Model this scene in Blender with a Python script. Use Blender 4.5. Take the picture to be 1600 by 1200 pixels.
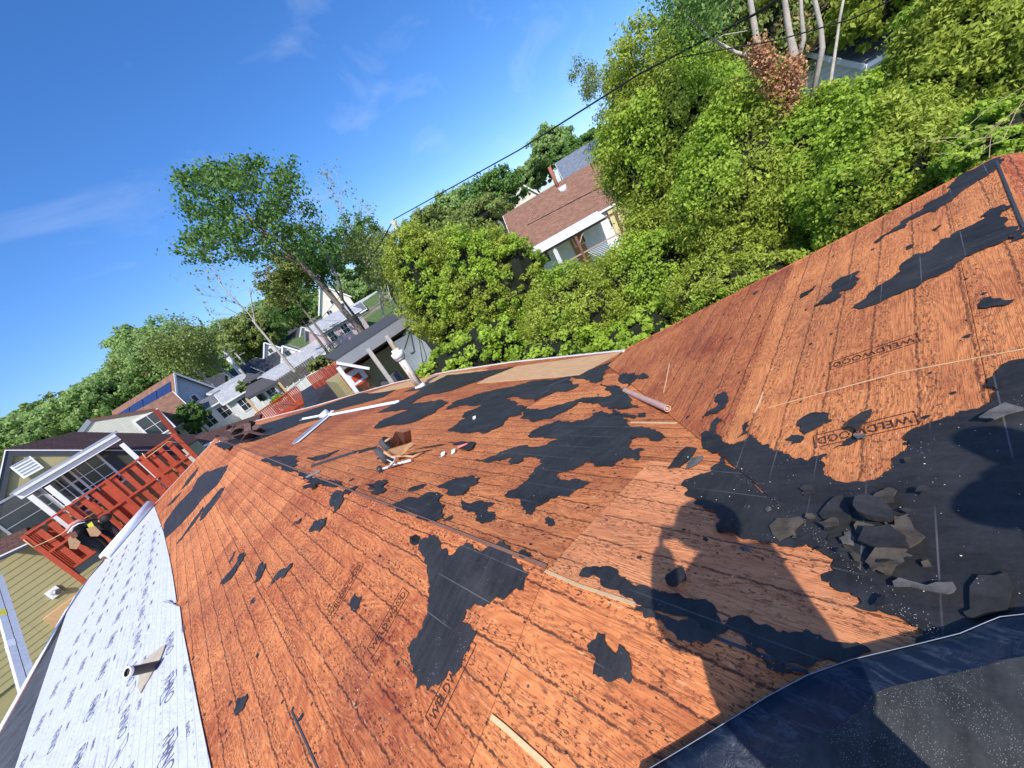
import bpy, bmesh, math, random
import numpy as np
from mathutils import Vector, Matrix
R_=math.radians
scene=bpy.context.scene
for o in list(bpy.data.objects): bpy.data.objects.remove(o)
COL=scene.collection

# ---------------------------------------------------------------- camera
# world frame: X = across the main ridge, Y = along it (away), Z up, the phone's lens at the origin
FPX=600.0; PITCH=R_(20.0); ROLL=R_(30.5); HEAD=37.3
hd=R_(HEAD)
_fh=Vector((math.sin(hd),math.cos(hd),0)); _rh=Vector((math.cos(hd),-math.sin(hd),0))
FW=_fh*math.cos(PITCH)-Vector((0,0,math.sin(PITCH)))
UPV=_fh*math.sin(PITCH)+Vector((0,0,math.cos(PITCH)))
SR=_rh*math.cos(ROLL)-UPV*math.sin(ROLL)
SU=_rh*math.sin(ROLL)+UPV*math.cos(ROLL)
cam=bpy.data.cameras.new('camera'); camo=bpy.data.objects.new('camera',cam); COL.objects.link(camo)
cam.sensor_width=36; cam.sensor_fit='HORIZONTAL'; cam.lens=36*FPX/1600; cam.clip_start=0.03; cam.clip_end=3000
camo.matrix_world=Matrix(((SR.x,SU.x,-FW.x,0),(SR.y,SU.y,-FW.y,0),(SR.z,SU.z,-FW.z,0),(0,0,0,1)))
scene.camera=camo
def ray(px,py):
    d=FW+SR*((px-800)/FPX)+SU*(-(py-600)/FPX); return d.normalized()
def onR(px,py,R):
    d=ray(px,py); return d*(R/math.hypot(d.x,d.y))
def onZ(px,py,z):
    d=ray(px,py); return d*(z/d.z)
def mpp(P): return max(.05,P.dot(FW))/FPX          # metres per photo pixel at a point
def proj(P):
    z=P.dot(FW); return 800+FPX*P.dot(SR)/z, 600-FPX*P.dot(SU)/z

# ---------------------------------------------------------------- light
SUN=-ray(1035,828)
sun_el=math.asin(SUN.z); sun_az=math.atan2(SUN.x,SUN.y)
w=bpy.data.worlds.new('World'); scene.world=w; w.use_nodes=True
nt=w.node_tree; nt.nodes.clear()
sky=nt.nodes.new('ShaderNodeTexSky'); sky.sky_type='NISHITA'; sky.sun_disc=False
sky.sun_elevation=sun_el; sky.sun_rotation=sun_az; sky.air_density=1.0; sky.dust_density=1.4; sky.ozone_density=3.2; sky.altitude=300
bg=nt.nodes.new('ShaderNodeBackground'); bg.inputs['Strength'].default_value=0.115
outw=nt.nodes.new('ShaderNodeOutputWorld')
tc=nt.nodes.new('ShaderNodeTexCoord'); mp=nt.nodes.new('ShaderNodeMapping')
mp.inputs['Rotation'].default_value=(0,0,R_(25)); mp.inputs['Scale'].default_value=(2.0,6.5,8.0); mp.inputs['Location'].default_value=(.35,.1,.6)
n1=nt.nodes.new('ShaderNodeTexNoise'); n1.inputs['Scale'].default_value=1.3; n1.inputs['Detail'].default_value=7; n1.inputs['Roughness'].default_value=.55; n1.inputs['Distortion'].default_value=.6
cr=nt.nodes.new('ShaderNodeValToRGB'); cr.color_ramp.elements[0].position=.56; cr.color_ramp.elements[1].position=.85
cr.color_ramp.elements[0].color=(0,0,0,1); cr.color_ramp.elements[1].color=(.22,.22,.22,1)
hs=nt.nodes.new('ShaderNodeHueSaturation'); hs.inputs['Saturation'].default_value=1.27; hs.inputs['Value'].default_value=1.30
mixw=nt.nodes.new('ShaderNodeMixRGB'); mixw.inputs[2].default_value=(7.0,7.6,8.6,1)
L=nt.links.new
L(tc.outputs['Generated'],mp.inputs[0]); L(mp.outputs[0],n1.inputs[0]); L(n1.outputs[0],cr.inputs[0]); L(cr.outputs[0],mixw.inputs[0])
gm=nt.nodes.new('ShaderNodeMixRGB'); gm.blend_type='MULTIPLY'; gm.inputs[0].default_value=1; gm.inputs[2].default_value=(1.02,1.06,1.27,1)
L(sky.outputs[0],hs.inputs['Color']); L(hs.outputs[0],gm.inputs[1]); L(gm.outputs[0],mixw.inputs[1]); L(mixw.outputs[0],bg.inputs[0]); L(bg.outputs[0],outw.inputs[0])
sl=bpy.data.lights.new('sun','SUN'); sl.energy=4.6; sl.angle=R_(.53); sl.color=(1,.95,.87)
so=bpy.data.objects.new('sun',sl); COL.objects.link(so); so.rotation_euler=SUN.to_track_quat('Z','Y').to_euler(); so.location=(0,0,50)
vs=scene.view_settings; vs.view_transform='Standard'; vs.look='None'; vs.exposure=0.24; vs.gamma=1; vs.use_curve_mapping=False

# ---------------------------------------------------------------- materials
class NT:
    def __init__(s,m): s.m=m; s.t=m.node_tree; s.L=s.t.links.new
    def n(s,k,**kw):
        x=s.t.nodes.new('ShaderNode'+k)
        for a,v in kw.items():
            if a.startswith('i_'):
                key=a[2:]; key=int(key) if key.isdigit() else key.replace('_',' ')
                x.inputs[key].default_value=v
            else: setattr(x,a,v)
        return x
    def math(s,op,a,b=None,c=None):
        x=s.n('Math',operation=op)
        for i,v in enumerate((a,b,c)):
            if v is None: continue
            if isinstance(v,(int,float)): x.inputs[i].default_value=v
            else: s.L(v,x.inputs[i])
        return x.outputs[0]
    def ramp(s,f,p0,p1,c0=0.,c1=1.):
        x=s.n('MapRange'); x.inputs[1].default_value=p0; x.inputs[2].default_value=p1; x.inputs[3].default_value=c0; x.inputs[4].default_value=c1
        s.L(f,x.inputs[0]); return x.outputs[0]
    def noise(s,v,scale,detail=3,rough=.5,dist=0.):
        x=s.n('TexNoise'); x.inputs['Scale'].default_value=scale; x.inputs['Detail'].default_value=detail; x.inputs['Roughness'].default_value=rough; x.inputs['Distortion'].default_value=dist
        s.L(v,x.inputs['Vector']); return x.outputs[0]
    def mapv(s,v,sc=(1,1,1),loc=(0,0,0)):
        x=s.n('Mapping'); x.inputs['Scale'].default_value=sc; x.inputs['Location'].default_value=loc; s.L(v,x.inputs[0]); return x.outputs[0]
    def mix(s,f,a,b):
        x=s.n('MixRGB')
        for i,v in enumerate((f,a,b)):
            if isinstance(v,(int,float)): x.inputs[i].default_value=v
            elif isinstance(v,tuple): x.inputs[i].default_value=(*v,1)
            else: s.L(v,x.inputs[i])
        return x.outputs[0]
def newmat(name):
    m=bpy.data.materials.new(name); m.use_nodes=True; N=NT(m); b=m.node_tree.nodes['Principled BSDF']; return m,N,b
MC={}
def plain(name,c,rough=.7,metal=0,var=.18,scale=6,bump=.0,spec=.4):
    if name in MC: return MC[name]
    m,N,b=newmat(name)
    g=N.n('TexCoord').outputs['Object']
    f=N.noise(g,scale,5,.6); f2=N.noise(g,scale*9,3,.6)
    ff=N.math('ADD',N.math('MULTIPLY',f,.65),N.math('MULTIPLY',f2,.35))
    k=N.ramp(ff,.32,.68,1-var,1+var)
    h=N.n('HueSaturation'); h.inputs['Color'].default_value=(*c,1); N.L(k,h.inputs['Value']); N.L(h.outputs[0],b.inputs['Base Color'])
    b.inputs['Roughness'].default_value=rough; b.inputs['Metallic'].default_value=metal; b.inputs['Specular IOR Level'].default_value=spec
    if bump:
        bp=N.n('Bump'); bp.inputs['Strength'].default_value=bump; bp.inputs['Distance'].default_value=.01; N.L(f2,bp.inputs['Height']); N.L(bp.outputs[0],b.inputs['Normal'])
    MC[name]=m; return m

def plywood(name,hi,lo,speck=1.0,course=.17):
    m,N,b=newmat(name)
    g=N.n('TexCoord').outputs['Object']; rnd=N.n('ObjectInfo').outputs['Random']
    sh=N.n('CombineXYZ'); N.L(N.math('MULTIPLY',rnd,37.),sh.inputs[2])
    ad=N.n('VectorMath',operation='ADD'); N.L(g,ad.inputs[0]); N.L(sh.outputs[0],ad.inputs[1]); v=ad.outputs[0]
    # rotary-cut figure: contour lines of a stretched noise
    nf=N.noise(N.mapv(v,(3.0,.75,1)),1.0,2,.45,.35)
    bands=N.math('SINE',N.math('MULTIPLY',nf,150.))
    band=N.ramp(bands,-1,1)
    fine=N.noise(N.mapv(v,(220,9,1)),1.0,3,.6)
    big=N.noise(N.mapv(v,(1.6,1.1,1)),1.0,4,.55)
    med=N.noise(N.mapv(v,(9,5,1)),1.0,4,.6)
    t=N.math('ADD',N.math('MULTIPLY',band,.20),N.math('ADD',N.math('MULTIPLY',big,.95),N.math('MULTIPLY',fine,.30)))
    t=N.math('ADD',t,N.math('MULTIPLY',med,.35))
    t=N.math('ADD',t,N.math('MULTIPLY',N.math('SUBTRACT',rnd,.5),.42))
    t=N.ramp(t,.50,1.22)
    colr=N.mix(t,lo,hi)
    # bleed-through of the shingle courses and their tar dashes
    sx=N.n('SeparateXYZ'); N.L(g,sx.inputs[0])
    wob=N.math('MULTIPLY',N.math('SUBTRACT',N.noise(N.mapv(g,(2,5,1)),1.,3),.5),.035)
    X=N.math('ADD',sx.outputs[0],wob)
    def stripes(coord,per,wd,off=0.):
        fr=N.math('FRACT',N.math('DIVIDE',N.math('ADD',coord,off+100*per),per))
        d=N.math('MULTIPLY',N.math('ABSOLUTE',N.math('SUBTRACT',fr,.5)),per)
        return N.ramp(d,wd*.4,wd,1,0)
    wob2=N.math('MULTIPLY',N.math('SUBTRACT',N.noise(N.mapv(g,(14,22,1)),1.,2),.5),.03)
    Xw=N.math('ADD',X,wob2)
    c1=stripes(Xw,course,.009)
    c2=stripes(X,course,.055,.05)
    c3=stripes(N.math('ADD',sx.outputs[1],wob2),.33,.008)
    sp=N.noise(N.mapv(g,(72,30,1)),1.,4,.72)
    sp2=N.noise(N.mapv(v,(30,11,1),(3,8,0)),1.,5,.75)
    area=N.noise(N.mapv(g,(1.7,1.1,1),(7,3,0)),1.,4,.65)
    areab=N.noise(N.mapv(v,(2.3,.9,1),(2,5,0)),1.,4,.65)
    dots=N.ramp(sp,.55,.57)
    dense=N.ramp(area,.40,.56)
    m1=N.math('MULTIPLY',N.math('MULTIPLY',c2,dots),N.ramp(areab,.30,.46))
    m2=N.math('MULTIPLY',c1,N.ramp(N.noise(N.mapv(g,(60,34,1)),1.,3,.7),.38,.46))
    m2=N.math('MULTIPLY',m2,N.ramp(N.noise(N.mapv(v,(2.6,1.5,1),(1,9,0)),1.,4,.6),.28,.42))
    m3=N.math('MULTIPLY',N.math('MULTIPLY',N.ramp(sp,.58,.60),dense),.92)
    m4=N.math('MULTIPLY',N.math('MULTIPLY',c3,N.ramp(sp,.50,.54)),N.ramp(area,.48,.58))
    m5=N.math('MULTIPLY',N.ramp(sp2,.59,.62),.6)
    fl=N.math('MULTIPLY',N.ramp(N.noise(N.mapv(v,(160,5,1)),1.,3,.7),.55,.62),.5)
    pat=N.math('MULTIPLY',N.math('MAXIMUM',N.math('MAXIMUM',N.math('MAXIMUM',m1,m2),N.math('MAXIMUM',m3,m4)),N.math('MAXIMUM',m5,fl)),.86*speck)
    colr=N.mix(N.math('MULTIPLY',N.ramp(areab,.50,.72),.35),colr,(.18,.065,.050))
    colr=N.mix(pat,colr,(.020,.010,.012))
    # pale wood showing in scratches
    scr=N.math('MULTIPLY',N.ramp(N.noise(N.mapv(v,(70,12,1)),1.,3,.6,.8),.62,.68),.5)
    colr=N.mix(scr,colr,(.75,.40,.20))
    N.L(colr,b.inputs['Base Color']); b.inputs['Roughness'].default_value=.72; b.inputs['Specular IOR Level'].default_value=.25
    bp=N.n('Bump'); bp.inputs['Strength'].default_value=.7; bp.inputs['Distance'].default_value=.006
    hgt=N.math('ADD',N.math('MULTIPLY',band,.35),N.math('ADD',fine,N.math('MULTIPLY',pat,.5)))
    N.L(hgt,bp.inputs['Height']); N.L(bp.outputs[0],b.inputs['Normal'])
    return m
M_PLY=plywood('plywood_red',(.75,.275,.095),(.31,.068,.027))
M_PLYC=plywood('plywood_red_cross',(.70,.260,.090),(.31,.072,.032),.85,.21)
M_PLYO=plywood('plywood_orange',(.80,.32,.135),(.46,.135,.050),.9,.21)
def newply():
    m,N,b=newmat('plywood_new'); g=N.n('TexCoord').outputs['Object']
    nf=N.noise(N.mapv(g,(2.,.5,1)),1.,2,.4,.3); band=N.ramp(N.math('SINE',N.math('MULTIPLY',nf,60)),-1,1)
    fi=N.noise(N.mapv(g,(90,5,1)),1.,3,.6)
    t=N.math('ADD',N.math('MULTIPLY',band,.4),N.math('MULTIPLY',fi,.6))
    N.L(N.mix(t,(.50,.28,.13),(.66,.42,.21)),b.inputs['Base Color']); b.inputs['Roughness'].default_value=.7; return m
M_NEW=newply()
def felt(name,c=(.020,.021,.024),glit=.6,lines=True,rough=.62,gs=85,gth=.60):
    m,N,b=newmat(name); g=N.n('TexCoord').outputs['Object']
    n1=N.noise(g,3.,6,.65); n2=N.noise(g,55.,4,.7); n3=N.noise(N.mapv(g,(3,22,1)),1.,4,.6)
    k=N.math('ADD',N.math('MULTIPLY',n1,.6),N.math('ADD',N.math('MULTIPLY',n2,.25),N.math('MULTIPLY',n3,.35)))
    col=N.mix(N.ramp(k,.45,.80),tuple(x*.55 for x in c),tuple(x*2.2 for x in c))
    dust=N.ramp(N.noise(g,1.1,5,.7,.6),.56,.80); col=N.mix(N.math('MULTIPLY',dust,.28),col,(.16,.145,.125))
    if lines:
        sx=N.n('SeparateXYZ'); N.L(g,sx.inputs[0])
        fr=N.math('FRACT',N.math('DIVIDE',N.math('ADD',sx.outputs[0],40.04),.215))
        ln=N.ramp(N.math('ABSOLUTE',N.math('SUBTRACT',fr,.5)),.008,.016,.34,0)
        ln=N.math('MULTIPLY',ln,N.ramp(N.noise(g,2.,2),.45,.6))
        col=N.mix(ln,col,(.25,.25,.25))
    vo=N.n('TexVoronoi'); vo.inputs['Scale'].default_value=gs; N.L(g,vo.inputs['Vector'])
    s=N.math('MULTIPLY',N.ramp(vo.outputs['Distance'],.10,.16,1,0),N.ramp(N.noise(g,9.,3),gth,gth+.06))
    col=N.mix(N.math('MULTIPLY',s,glit),col,(.7,.68,.62))
    N.L(col,b.inputs['Base Color']); b.inputs['Roughness'].default_value=rough; b.inputs['Specular IOR Level'].default_value=.35
    bp=N.n('Bump'); bp.inputs['Strength'].default_value=.5; bp.inputs['Distance'].default_value=.008; N.L(k,bp.inputs['Height']); N.L(bp.outputs[0],b.inputs['Normal'])
    return m
M_FELT=felt('roofing_felt',(.020,.020,.021),.75); M_SHG=felt('shingle_back',(.019,.019,.020),.5,False,.8)
M_SHG2=felt('shingle_back_brown',(.058,.047,.036),.3,False,.8); M_SHG3=felt('shingle_granules',(.085,.082,.078),1.,False,.9)
M_EAVE=felt('starter_strip',(.048,.050,.058),.3,False,.8)
def leafmat(name,c1,c2,trans=.35):
    m,N,b=newmat(name)
    at=N.n('Attribute'); at.attribute_name='tint'
    col=N.mix(at.outputs['Fac'],c1,c2)
    N.L(col,b.inputs['Base Color']); b.inputs['Roughness'].default_value=.55; b.inputs['Specular IOR Level'].default_value=.3
    tr=N.n('BsdfTranslucent'); hh=N.n('HueSaturation'); hh.inputs['Value'].default_value=1.2; N.L(col,hh.inputs['Color']); N.L(hh.outputs[0],tr.inputs[0])
    ms=N.n('MixShader'); ms.inputs[0].default_value=trans; N.L(b.outputs[0],ms.inputs[1]); N.L(tr.outputs[0],ms.inputs[2])
    N.L(ms.outputs[0],m.node_tree.nodes['Material Output'].inputs[0]); return m
LF_CED=leafmat('cedar_spray',(.09,.15,.014),(.58,.66,.10),.45)
LF_IVY=leafmat('ivy_leaf',(.10,.20,.014),(.52,.68,.085),.45)
LF_MAP=leafmat('maple_leaf',(.04,.10,.022),(.20,.35,.07))
LF_FAR=leafmat('far_leaf',(.14,.24,.07),(.42,.56,.18),.45)
LF_OLV=leafmat('olive_leaf',(.11,.16,.03),(.34,.40,.11))
LF_RED=leafmat('russet_leaf',(.26,.24,.08),(.58,.46,.22))
LF_DRY=leafmat('dry_ivy',(.34,.15,.07),(.66,.38,.20),.15)
M_CORE=plain('crown_shade',(.008,.012,.004),.95)
M_BARK=plain('bark',(.17,.135,.105),.9,0,.35,5,.5); M_BARKP=plain('pale_bark',(.42,.38,.32),.85,0,.3,5,.4)
def shingles(name,c,row=.16,tab=.3):
    m,N,b=newmat(name); g=N.n('TexCoord').outputs['Object']
    br=N.n('TexBrick'); br.inputs['Scale'].default_value=1; br.inputs['Brick Width'].default_value=tab; br.inputs['Row Height'].default_value=row; br.inputs['Mortar Size'].default_value=.012
    br.inputs['Color1'].default_value=(*[x*.78 for x in c],1); br.inputs['Color2'].default_value=(*[min(1,x*1.25) for x in c],1); br.inputs['Mortar'].default_value=(*[x*.45 for x in c],1)
    N.L(g,br.inputs['Vector'])
    col=N.mix(N.ramp(N.noise(g,30,3),.4,.6,0,.3),br.outputs['Color'],tuple(x*.6 for x in c))
    N.L(col,b.inputs['Base Color']); b.inputs['Roughness'].default_value=.9; b.inputs['Specular IOR Level'].default_value=.2
    return m
S_BRN=shingles('shingles_brown',(.25,.135,.092)); S_DBR=shingles('shingles_dark_brown',(.12,.065,.055)); S_GRY=shingles('shingles_grey',(.15,.16,.18)); S_DRK=shingles('shingles_dark',(.07,.072,.078)); S_LGR=shingles('shingles_light_grey',(.42,.43,.45))
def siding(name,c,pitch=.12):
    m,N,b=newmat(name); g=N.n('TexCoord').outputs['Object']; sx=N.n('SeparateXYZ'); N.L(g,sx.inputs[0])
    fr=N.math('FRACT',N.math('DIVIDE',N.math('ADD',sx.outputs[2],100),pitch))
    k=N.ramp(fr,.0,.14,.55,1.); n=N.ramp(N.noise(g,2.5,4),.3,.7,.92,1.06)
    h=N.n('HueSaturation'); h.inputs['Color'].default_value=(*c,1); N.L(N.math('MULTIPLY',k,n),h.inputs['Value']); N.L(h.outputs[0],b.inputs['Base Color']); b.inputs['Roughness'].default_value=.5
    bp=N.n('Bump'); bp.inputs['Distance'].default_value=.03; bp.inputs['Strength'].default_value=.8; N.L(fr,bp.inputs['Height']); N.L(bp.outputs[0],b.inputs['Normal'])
    return m
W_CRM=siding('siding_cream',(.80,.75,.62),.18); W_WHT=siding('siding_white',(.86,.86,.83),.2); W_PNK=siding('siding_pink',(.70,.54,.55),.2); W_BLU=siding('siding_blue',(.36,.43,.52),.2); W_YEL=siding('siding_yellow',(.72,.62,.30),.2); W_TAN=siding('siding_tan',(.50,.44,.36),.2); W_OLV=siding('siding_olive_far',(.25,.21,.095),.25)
M_OLV=plain('vinyl_olive',(.36,.31,.15),.45,0,.06,3); M_CHAR=plain('charcoal_trim',(.045,.05,.06),.5,0,.1)
M_WHT=plain('white_paint',(.80,.80,.79),.4,0,.05); M_WMET=plain('white_metal',(.74,.76,.80),.35,.0,.1,8); M_RED=plain('red_stain',(.46,.070,.028),.6,0,.22,5,.2); M_REDD=plain('red_stain_dark',(.30,.045,.022),.6,0,.25,5,.2)
M_GLS=plain('window_glass',(.035,.045,.055),.08,0,.3,2,0,.8); M_GRY=plain('grey_metal',(.34,.35,.37),.45,.3,.1); M_DGRY=plain('dark_canvas',(.06,.062,.07),.8); M_TARP=plain('grey_tarp',(.33,.37,.40),.6,0,.1,1.5,.1)
M_ALU=plain('aluminium',(.66,.67,.68),.4,.1,.12,10); M_YEL=plain('yellow_sticker',(.75,.68,.05),.5); M_WOODP=plain('pale_wood',(.62,.42,.22),.7,0,.15,9); M_WIRE=plain('black_wire',(.012,.012,.014),.6)
M_BRN=plain('brown_paint',(.17,.085,.06),.6); M_GALV=plain('grey_pole',(.42,.38,.33),.8,0,.2)
M_CLOTH=plain('black_cloth',(.012,.012,.015),.85,0,.3); M_LEATH=plain('tan_leather',(.48,.28,.14),.6,0,.25,12,.2); M_SUEDE=plain('brown_leather',(.20,.085,.045),.6,0,.3,12,.2); M_SKIN=plain('skin',(.42,.24,.16),.5)
M_SOLAR=plain('solar_glass',(.02,.035,.10),.12,0,.2,2,0,.8); M_GRASS=plain('grass',(.065,.13,.028),.9,0,.4,3,.5)

# ---------------------------------------------------------------- object helpers
def tag(o,label=None,cat=None,group=None,kind=None):
    if label: o['label']=label
    if cat: o['category']=cat
    if group: o['group']=group
    if kind: o['kind']=kind
    return o
def thing(name,label,cat,loc=(0,0,0),rot=0,group=None):
    o=bpy.data.objects.new(name,None); COL.objects.link(o); o.location=loc; o.rotation_euler=(0,0,rot); o.empty_display_size=.2
    return tag(o,label,cat,group)
def link(name,me,mat,parent=None,world=None):
    o=bpy.data.objects.new(name,me); COL.objects.link(o)
    if mat is not None:
        ms=mat if isinstance(mat,(list,tuple)) else [mat]
        if len(me.materials)==0:
            for m in ms: me.materials.append(m)
    if world is not None: o.matrix_world=world
    if parent is not None:
        o.parent=parent
        bw=Matrix.Translation(parent.location)@parent.rotation_euler.to_matrix().to_4x4() if parent.parent is None else WM[parent.name]
        o.matrix_parent_inverse=bw.inverted() if world is not None else Matrix.Identity(4)
    WM[o.name]=world if world is not None else Matrix.Identity(4)
    return o
WM={}
class MB:
    """collects solids, builds ONE mesh object"""
    def __init__(s): s.v=[]; s.f=[]; s.sm=[]
    def add(s,vs,fs,smooth=False):
        k=len(s.v); s.v+= [tuple(v) for v in vs]; s.f+=[tuple(i+k for i in f) for f in fs]; s.sm+=[smooth]*len(fs); return s
    def box(s,a,b):
        x0,y0,z0=a; x1,y1,z1=b
        return s.add([(x0,y0,z0),(x1,y0,z0),(x1,y1,z0),(x0,y1,z0),(x0,y0,z1),(x1,y0,z1),(x1,y1,z1),(x0,y1,z1)],
            [(0,3,2,1),(4,5,6,7),(0,1,5,4),(1,2,6,5),(2,3,7,6),(3,0,4,7)])
    def bar(s,p,q,w,h=None,up=None):
        p=Vector(p); q=Vector(q); d=(q-p).normalized(); h=h or w
        up=Vector(up) if up is not None else Vector((0,0,1))
        if abs(d.dot(up))>.95: up=Vector((1,0,0))
        a=d.cross(up).normalized(); b=a.cross(d).normalized(); a*=w/2; b*=h/2
        vs=[p-a-b,p+a-b,p+a+b,p-a+b,q-a-b,q+a-b,q+a+b,q-a+b]
        return s.add(vs,[(0,3,2,1),(4,5,6,7),(0,1,5,4),(1,2,6,5),(2,3,7,6),(3,0,4,7)])
    def tube(s,pts,rs,n=8,caps=True,smooth=True):
        pts=[Vector(p) for p in pts]
        if isinstance(rs,(int,float)): rs=[rs]*len(pts)
        vs=[]; prev=None
        for i,p in enumerate(pts):
            d=(pts[min(i+1,len(pts)-1)]-pts[max(i-1,0)]).normalized()
            u=prev if prev is not None else (Vector((0,0,1)) if abs(d.z)<.9 else Vector((1,0,0)))
            a=d.cross(u).normalized() if d.cross(u).length>1e-6 else d.orthogonal().normalized(); b=a.cross(d).normalized(); prev=b
            for k in range(n):
                t=2*math.pi*k/n; vs.append(p+(a*math.cos(t)+b*math.sin(t))*rs[i])
        fs=[]
        for i in range(len(pts)-1):
            for k in range(n):
                k2=(k+1)%n; fs.append((i*n+k,i*n+k2,(i+1)*n+k2,(i+1)*n+k))
        s.add(vs,fs,smooth)
        if caps:
            k0=len(s.v)-len(vs); s.f.append(tuple(k0+k for k in range(n))[::-1]); s.sm.append(False)
            k1=k0+(len(pts)-1)*n; s.f.append(tuple(k1+k for k in range(n))); s.sm.append(False)
        return s
    def prism(s,poly,h0,h1):      # poly of (x,y)
        n=len(poly); 
        vs=[(x,y,h0) for x,y in poly]+[(x,y,h1) for x,y in poly]
        fs=[tuple(range(n))[::-1],tuple(range(n,2*n))]+[(i,(i+1)%n,n+(i+1)%n,n+i) for i in range(n)]
        return s.add(vs,fs)
    def slab(s,poly,off):          # 3D polygon extruded by vector
        off=Vector(off); n=len(poly); poly=[Vector(p) for p in poly]
        nrm=Vector((0,0,0))
        for i in range(n): nrm+=poly[i].cross(poly[(i+1)%n])
        if nrm.dot(off)>0: poly=poly[::-1]
        return s.add(poly+[p+off for p in poly],[tuple(range(n)),tuple(range(n,2*n))[::-1]]+[(i,n+i,n+(i+1)%n,(i+1)%n) for i in range(n)])
    def mesh(s,name):
        me=bpy.data.meshes.new(name); me.from_pydata(s.v,[],s.f)
        me.polygons.foreach_set('use_smooth',s.sm[:len(me.polygons)]); me.update(); return me
    def build(s,name,mat,parent=None,world=None): return link(name,s.mesh(name),mat,parent,world)
def area2(p): return sum(p[i][0]*p[(i+1)%len(p)][1]-p[(i+1)%len(p)][0]*p[i][1] for i in range(len(p)))/2
def ccw(p): return p if area2(p)>0 else p[::-1]
def clip(poly,region):
    region=ccw(region); out=poly
    for i in range(len(region)):
        a=region[i]; b=region[(i+1)%len(region)]; inp=out; out=[]
        if not inp: return []
        def side(p): return (b[0]-a[0])*(p[1]-a[1])-(b[1]-a[1])*(p[0]-a[0])
        for j in range(len(inp)):
            p=inp[j]; q=inp[(j+1)%len(inp)]; sp,sq=side(p),side(q)
            if sp>=0: out.append(p)
            if (sp>=0)!=(sq>=0):
                t=sp/(sp-sq); out.append((p[0]+(q[0]-p[0])*t,p[1]+(q[1]-p[1])*t))
    return out

# ================================================================= TERRAIN
GZ=-6.6
def smooth(a,b,x):
    t=max(0,min(1,(x-a)/(b-a))); return t*t*(3-2*t)
def ground_z(x,y):
    r=math.hypot(x,y); az=math.degrees(math.atan2(x,y))
    left=1-smooth(45,62,az) if az>-90 else 1
    if az<-140 or az>140: left=0
    zl=GZ+smooth(34,95,r)*9.5+smooth(95,260,r)*12
    zr=GZ+smooth(60,240,r)*4
    return zl*left+zr*(1-left)
def make_ground():
    rs=[0,4,8,12,18,24,30,36,44,52,60,70,80,95,110,130,160,200,260,340,500,800,1500,2500]; na=96
    vs=[(0,0,GZ)]; fs=[]
    for r in rs[1:]:
        for k in range(na):
            a=2*math.pi*k/na; x=r*math.sin(a); y=r*math.cos(a); vs.append((x,y,ground_z(x,y)))
    for k in range(na): fs.append((0,1+(k+1)%na,1+k))
    for i in range(len(rs)-2):
        for k in range(na):
            a=1+i*na+k; b=1+i*na+(k+1)%na; fs.append((a,b,b+na,a+na))
    me=bpy.data.meshes.new('ground'); me.from_pydata(vs,[],fs); me.polygons.foreach_set('use_smooth',[True]*len(fs)); me.update()
    m,N,b=newmat('ground_mix'); g=N.n('TexCoord').outputs['Object']
    n=N.noise(g,.12,5,.6); n2=N.noise(g,2.5,5,.7)
    c=N.mix(N.ramp(n2,.35,.65),(.045,.085,.020),(.10,.15,.04)); c=N.mix(N.ramp(n,.56,.62),c,(.20,.17,.13)); N.L(c,b.inputs['Base Color']); b.inputs['Roughness'].default_value=.95
    tag(link('ground',me,m),kind='structure')
make_ground()

# ================================================================= OUR HOUSE ROOF
S=.27; LN=math.hypot(1,S); c_=1/LN; s_=S/LN; X0=.704
def inside(p,poly):
    c=False; n=len(poly)
    for i in range(n):
        a=poly[i]; b=poly[(i+1)%n]
        if (a[1]>p[1])!=(b[1]>p[1]) and p[0]<(b[0]-a[0])*(p[1]-a[1])/(b[1]-a[1])+a[0]: c=not c
    return c
class Frame:
    def __init__(f,o,ex,ey):
        f.o=Vector(o); f.ex=Vector(ex); f.ey=Vector(ey); f.n=f.ex.cross(f.ey).normalized()
        f.m=Matrix(((f.ex.x,f.ey.x,f.n.x,f.o.x),(f.ex.y,f.ey.y,f.n.y,f.o.y),(f.ex.z,f.ey.z,f.n.z,f.o.z),(0,0,0,1)))
    def px(f,x,y,h=0.):
        d=ray(x,y); t=(f.n.dot(f.o)+h)/f.n.dot(d); q=d*t-f.o; return (q.dot(f.ex),q.dot(f.ey))
    def xy(f,X,Y):   # plan point -> local
        z=f.o.z-(f.n.x*(X-f.o.x)+f.n.y*(Y-f.o.y))/f.n.z
        q=Vector((X,Y,z))-f.o; return (q.dot(f.ex),q.dot(f.ey))
    def W(f,l,h=0.): return f.o+f.ex*l[0]+f.ey*l[1]+f.n*h
    def at(f,h): return f.m@Matrix.Translation((0,0,h))
FA=Frame((X0,0,-1.6),(-c_,0,-s_),(0,-1,0))
FB=Frame((X0,0,-1.6),(c_,0,-s_),(0,1,0))
FC=Frame((0,-.41,-1.5503),(0,c_,-s_),(-1,0,0))
FD=Frame((0,-.41,-1.5503),(0,-c_,-s_),(1,0,0))
def roofz(X,Y):
    a=-1.6+S*(X-X0); b=-1.6-S*(X-X0); c=-1.661-S*Y; d=-1.5503+S*(Y+.41)
    m=min(a,b) if Y>-.5 else min(a,d)
    return max(m,min(c,d)) if X>.5 else min(a,d if Y<-.6 else a)
def onRoof(px,py,off=0.):
    d=ray(px,py); t=.3
    while t<60:
        p=d*t
        if p.z<roofz(p.x,p.y)+off: return p
        t+=.004*max(1,t)
    return d*t
house=thing('house','house whose stripped plywood roof fills the foreground','house',(0,8,GZ))
regA=[FA.xy(X0,-.62),FA.xy(X0,22.9),FA.xy(-2.6,22.5),FA.xy(-4.7,22.3),FA.xy(-5.45,20.4),FA.xy(-5.3,-6.6)]
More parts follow.
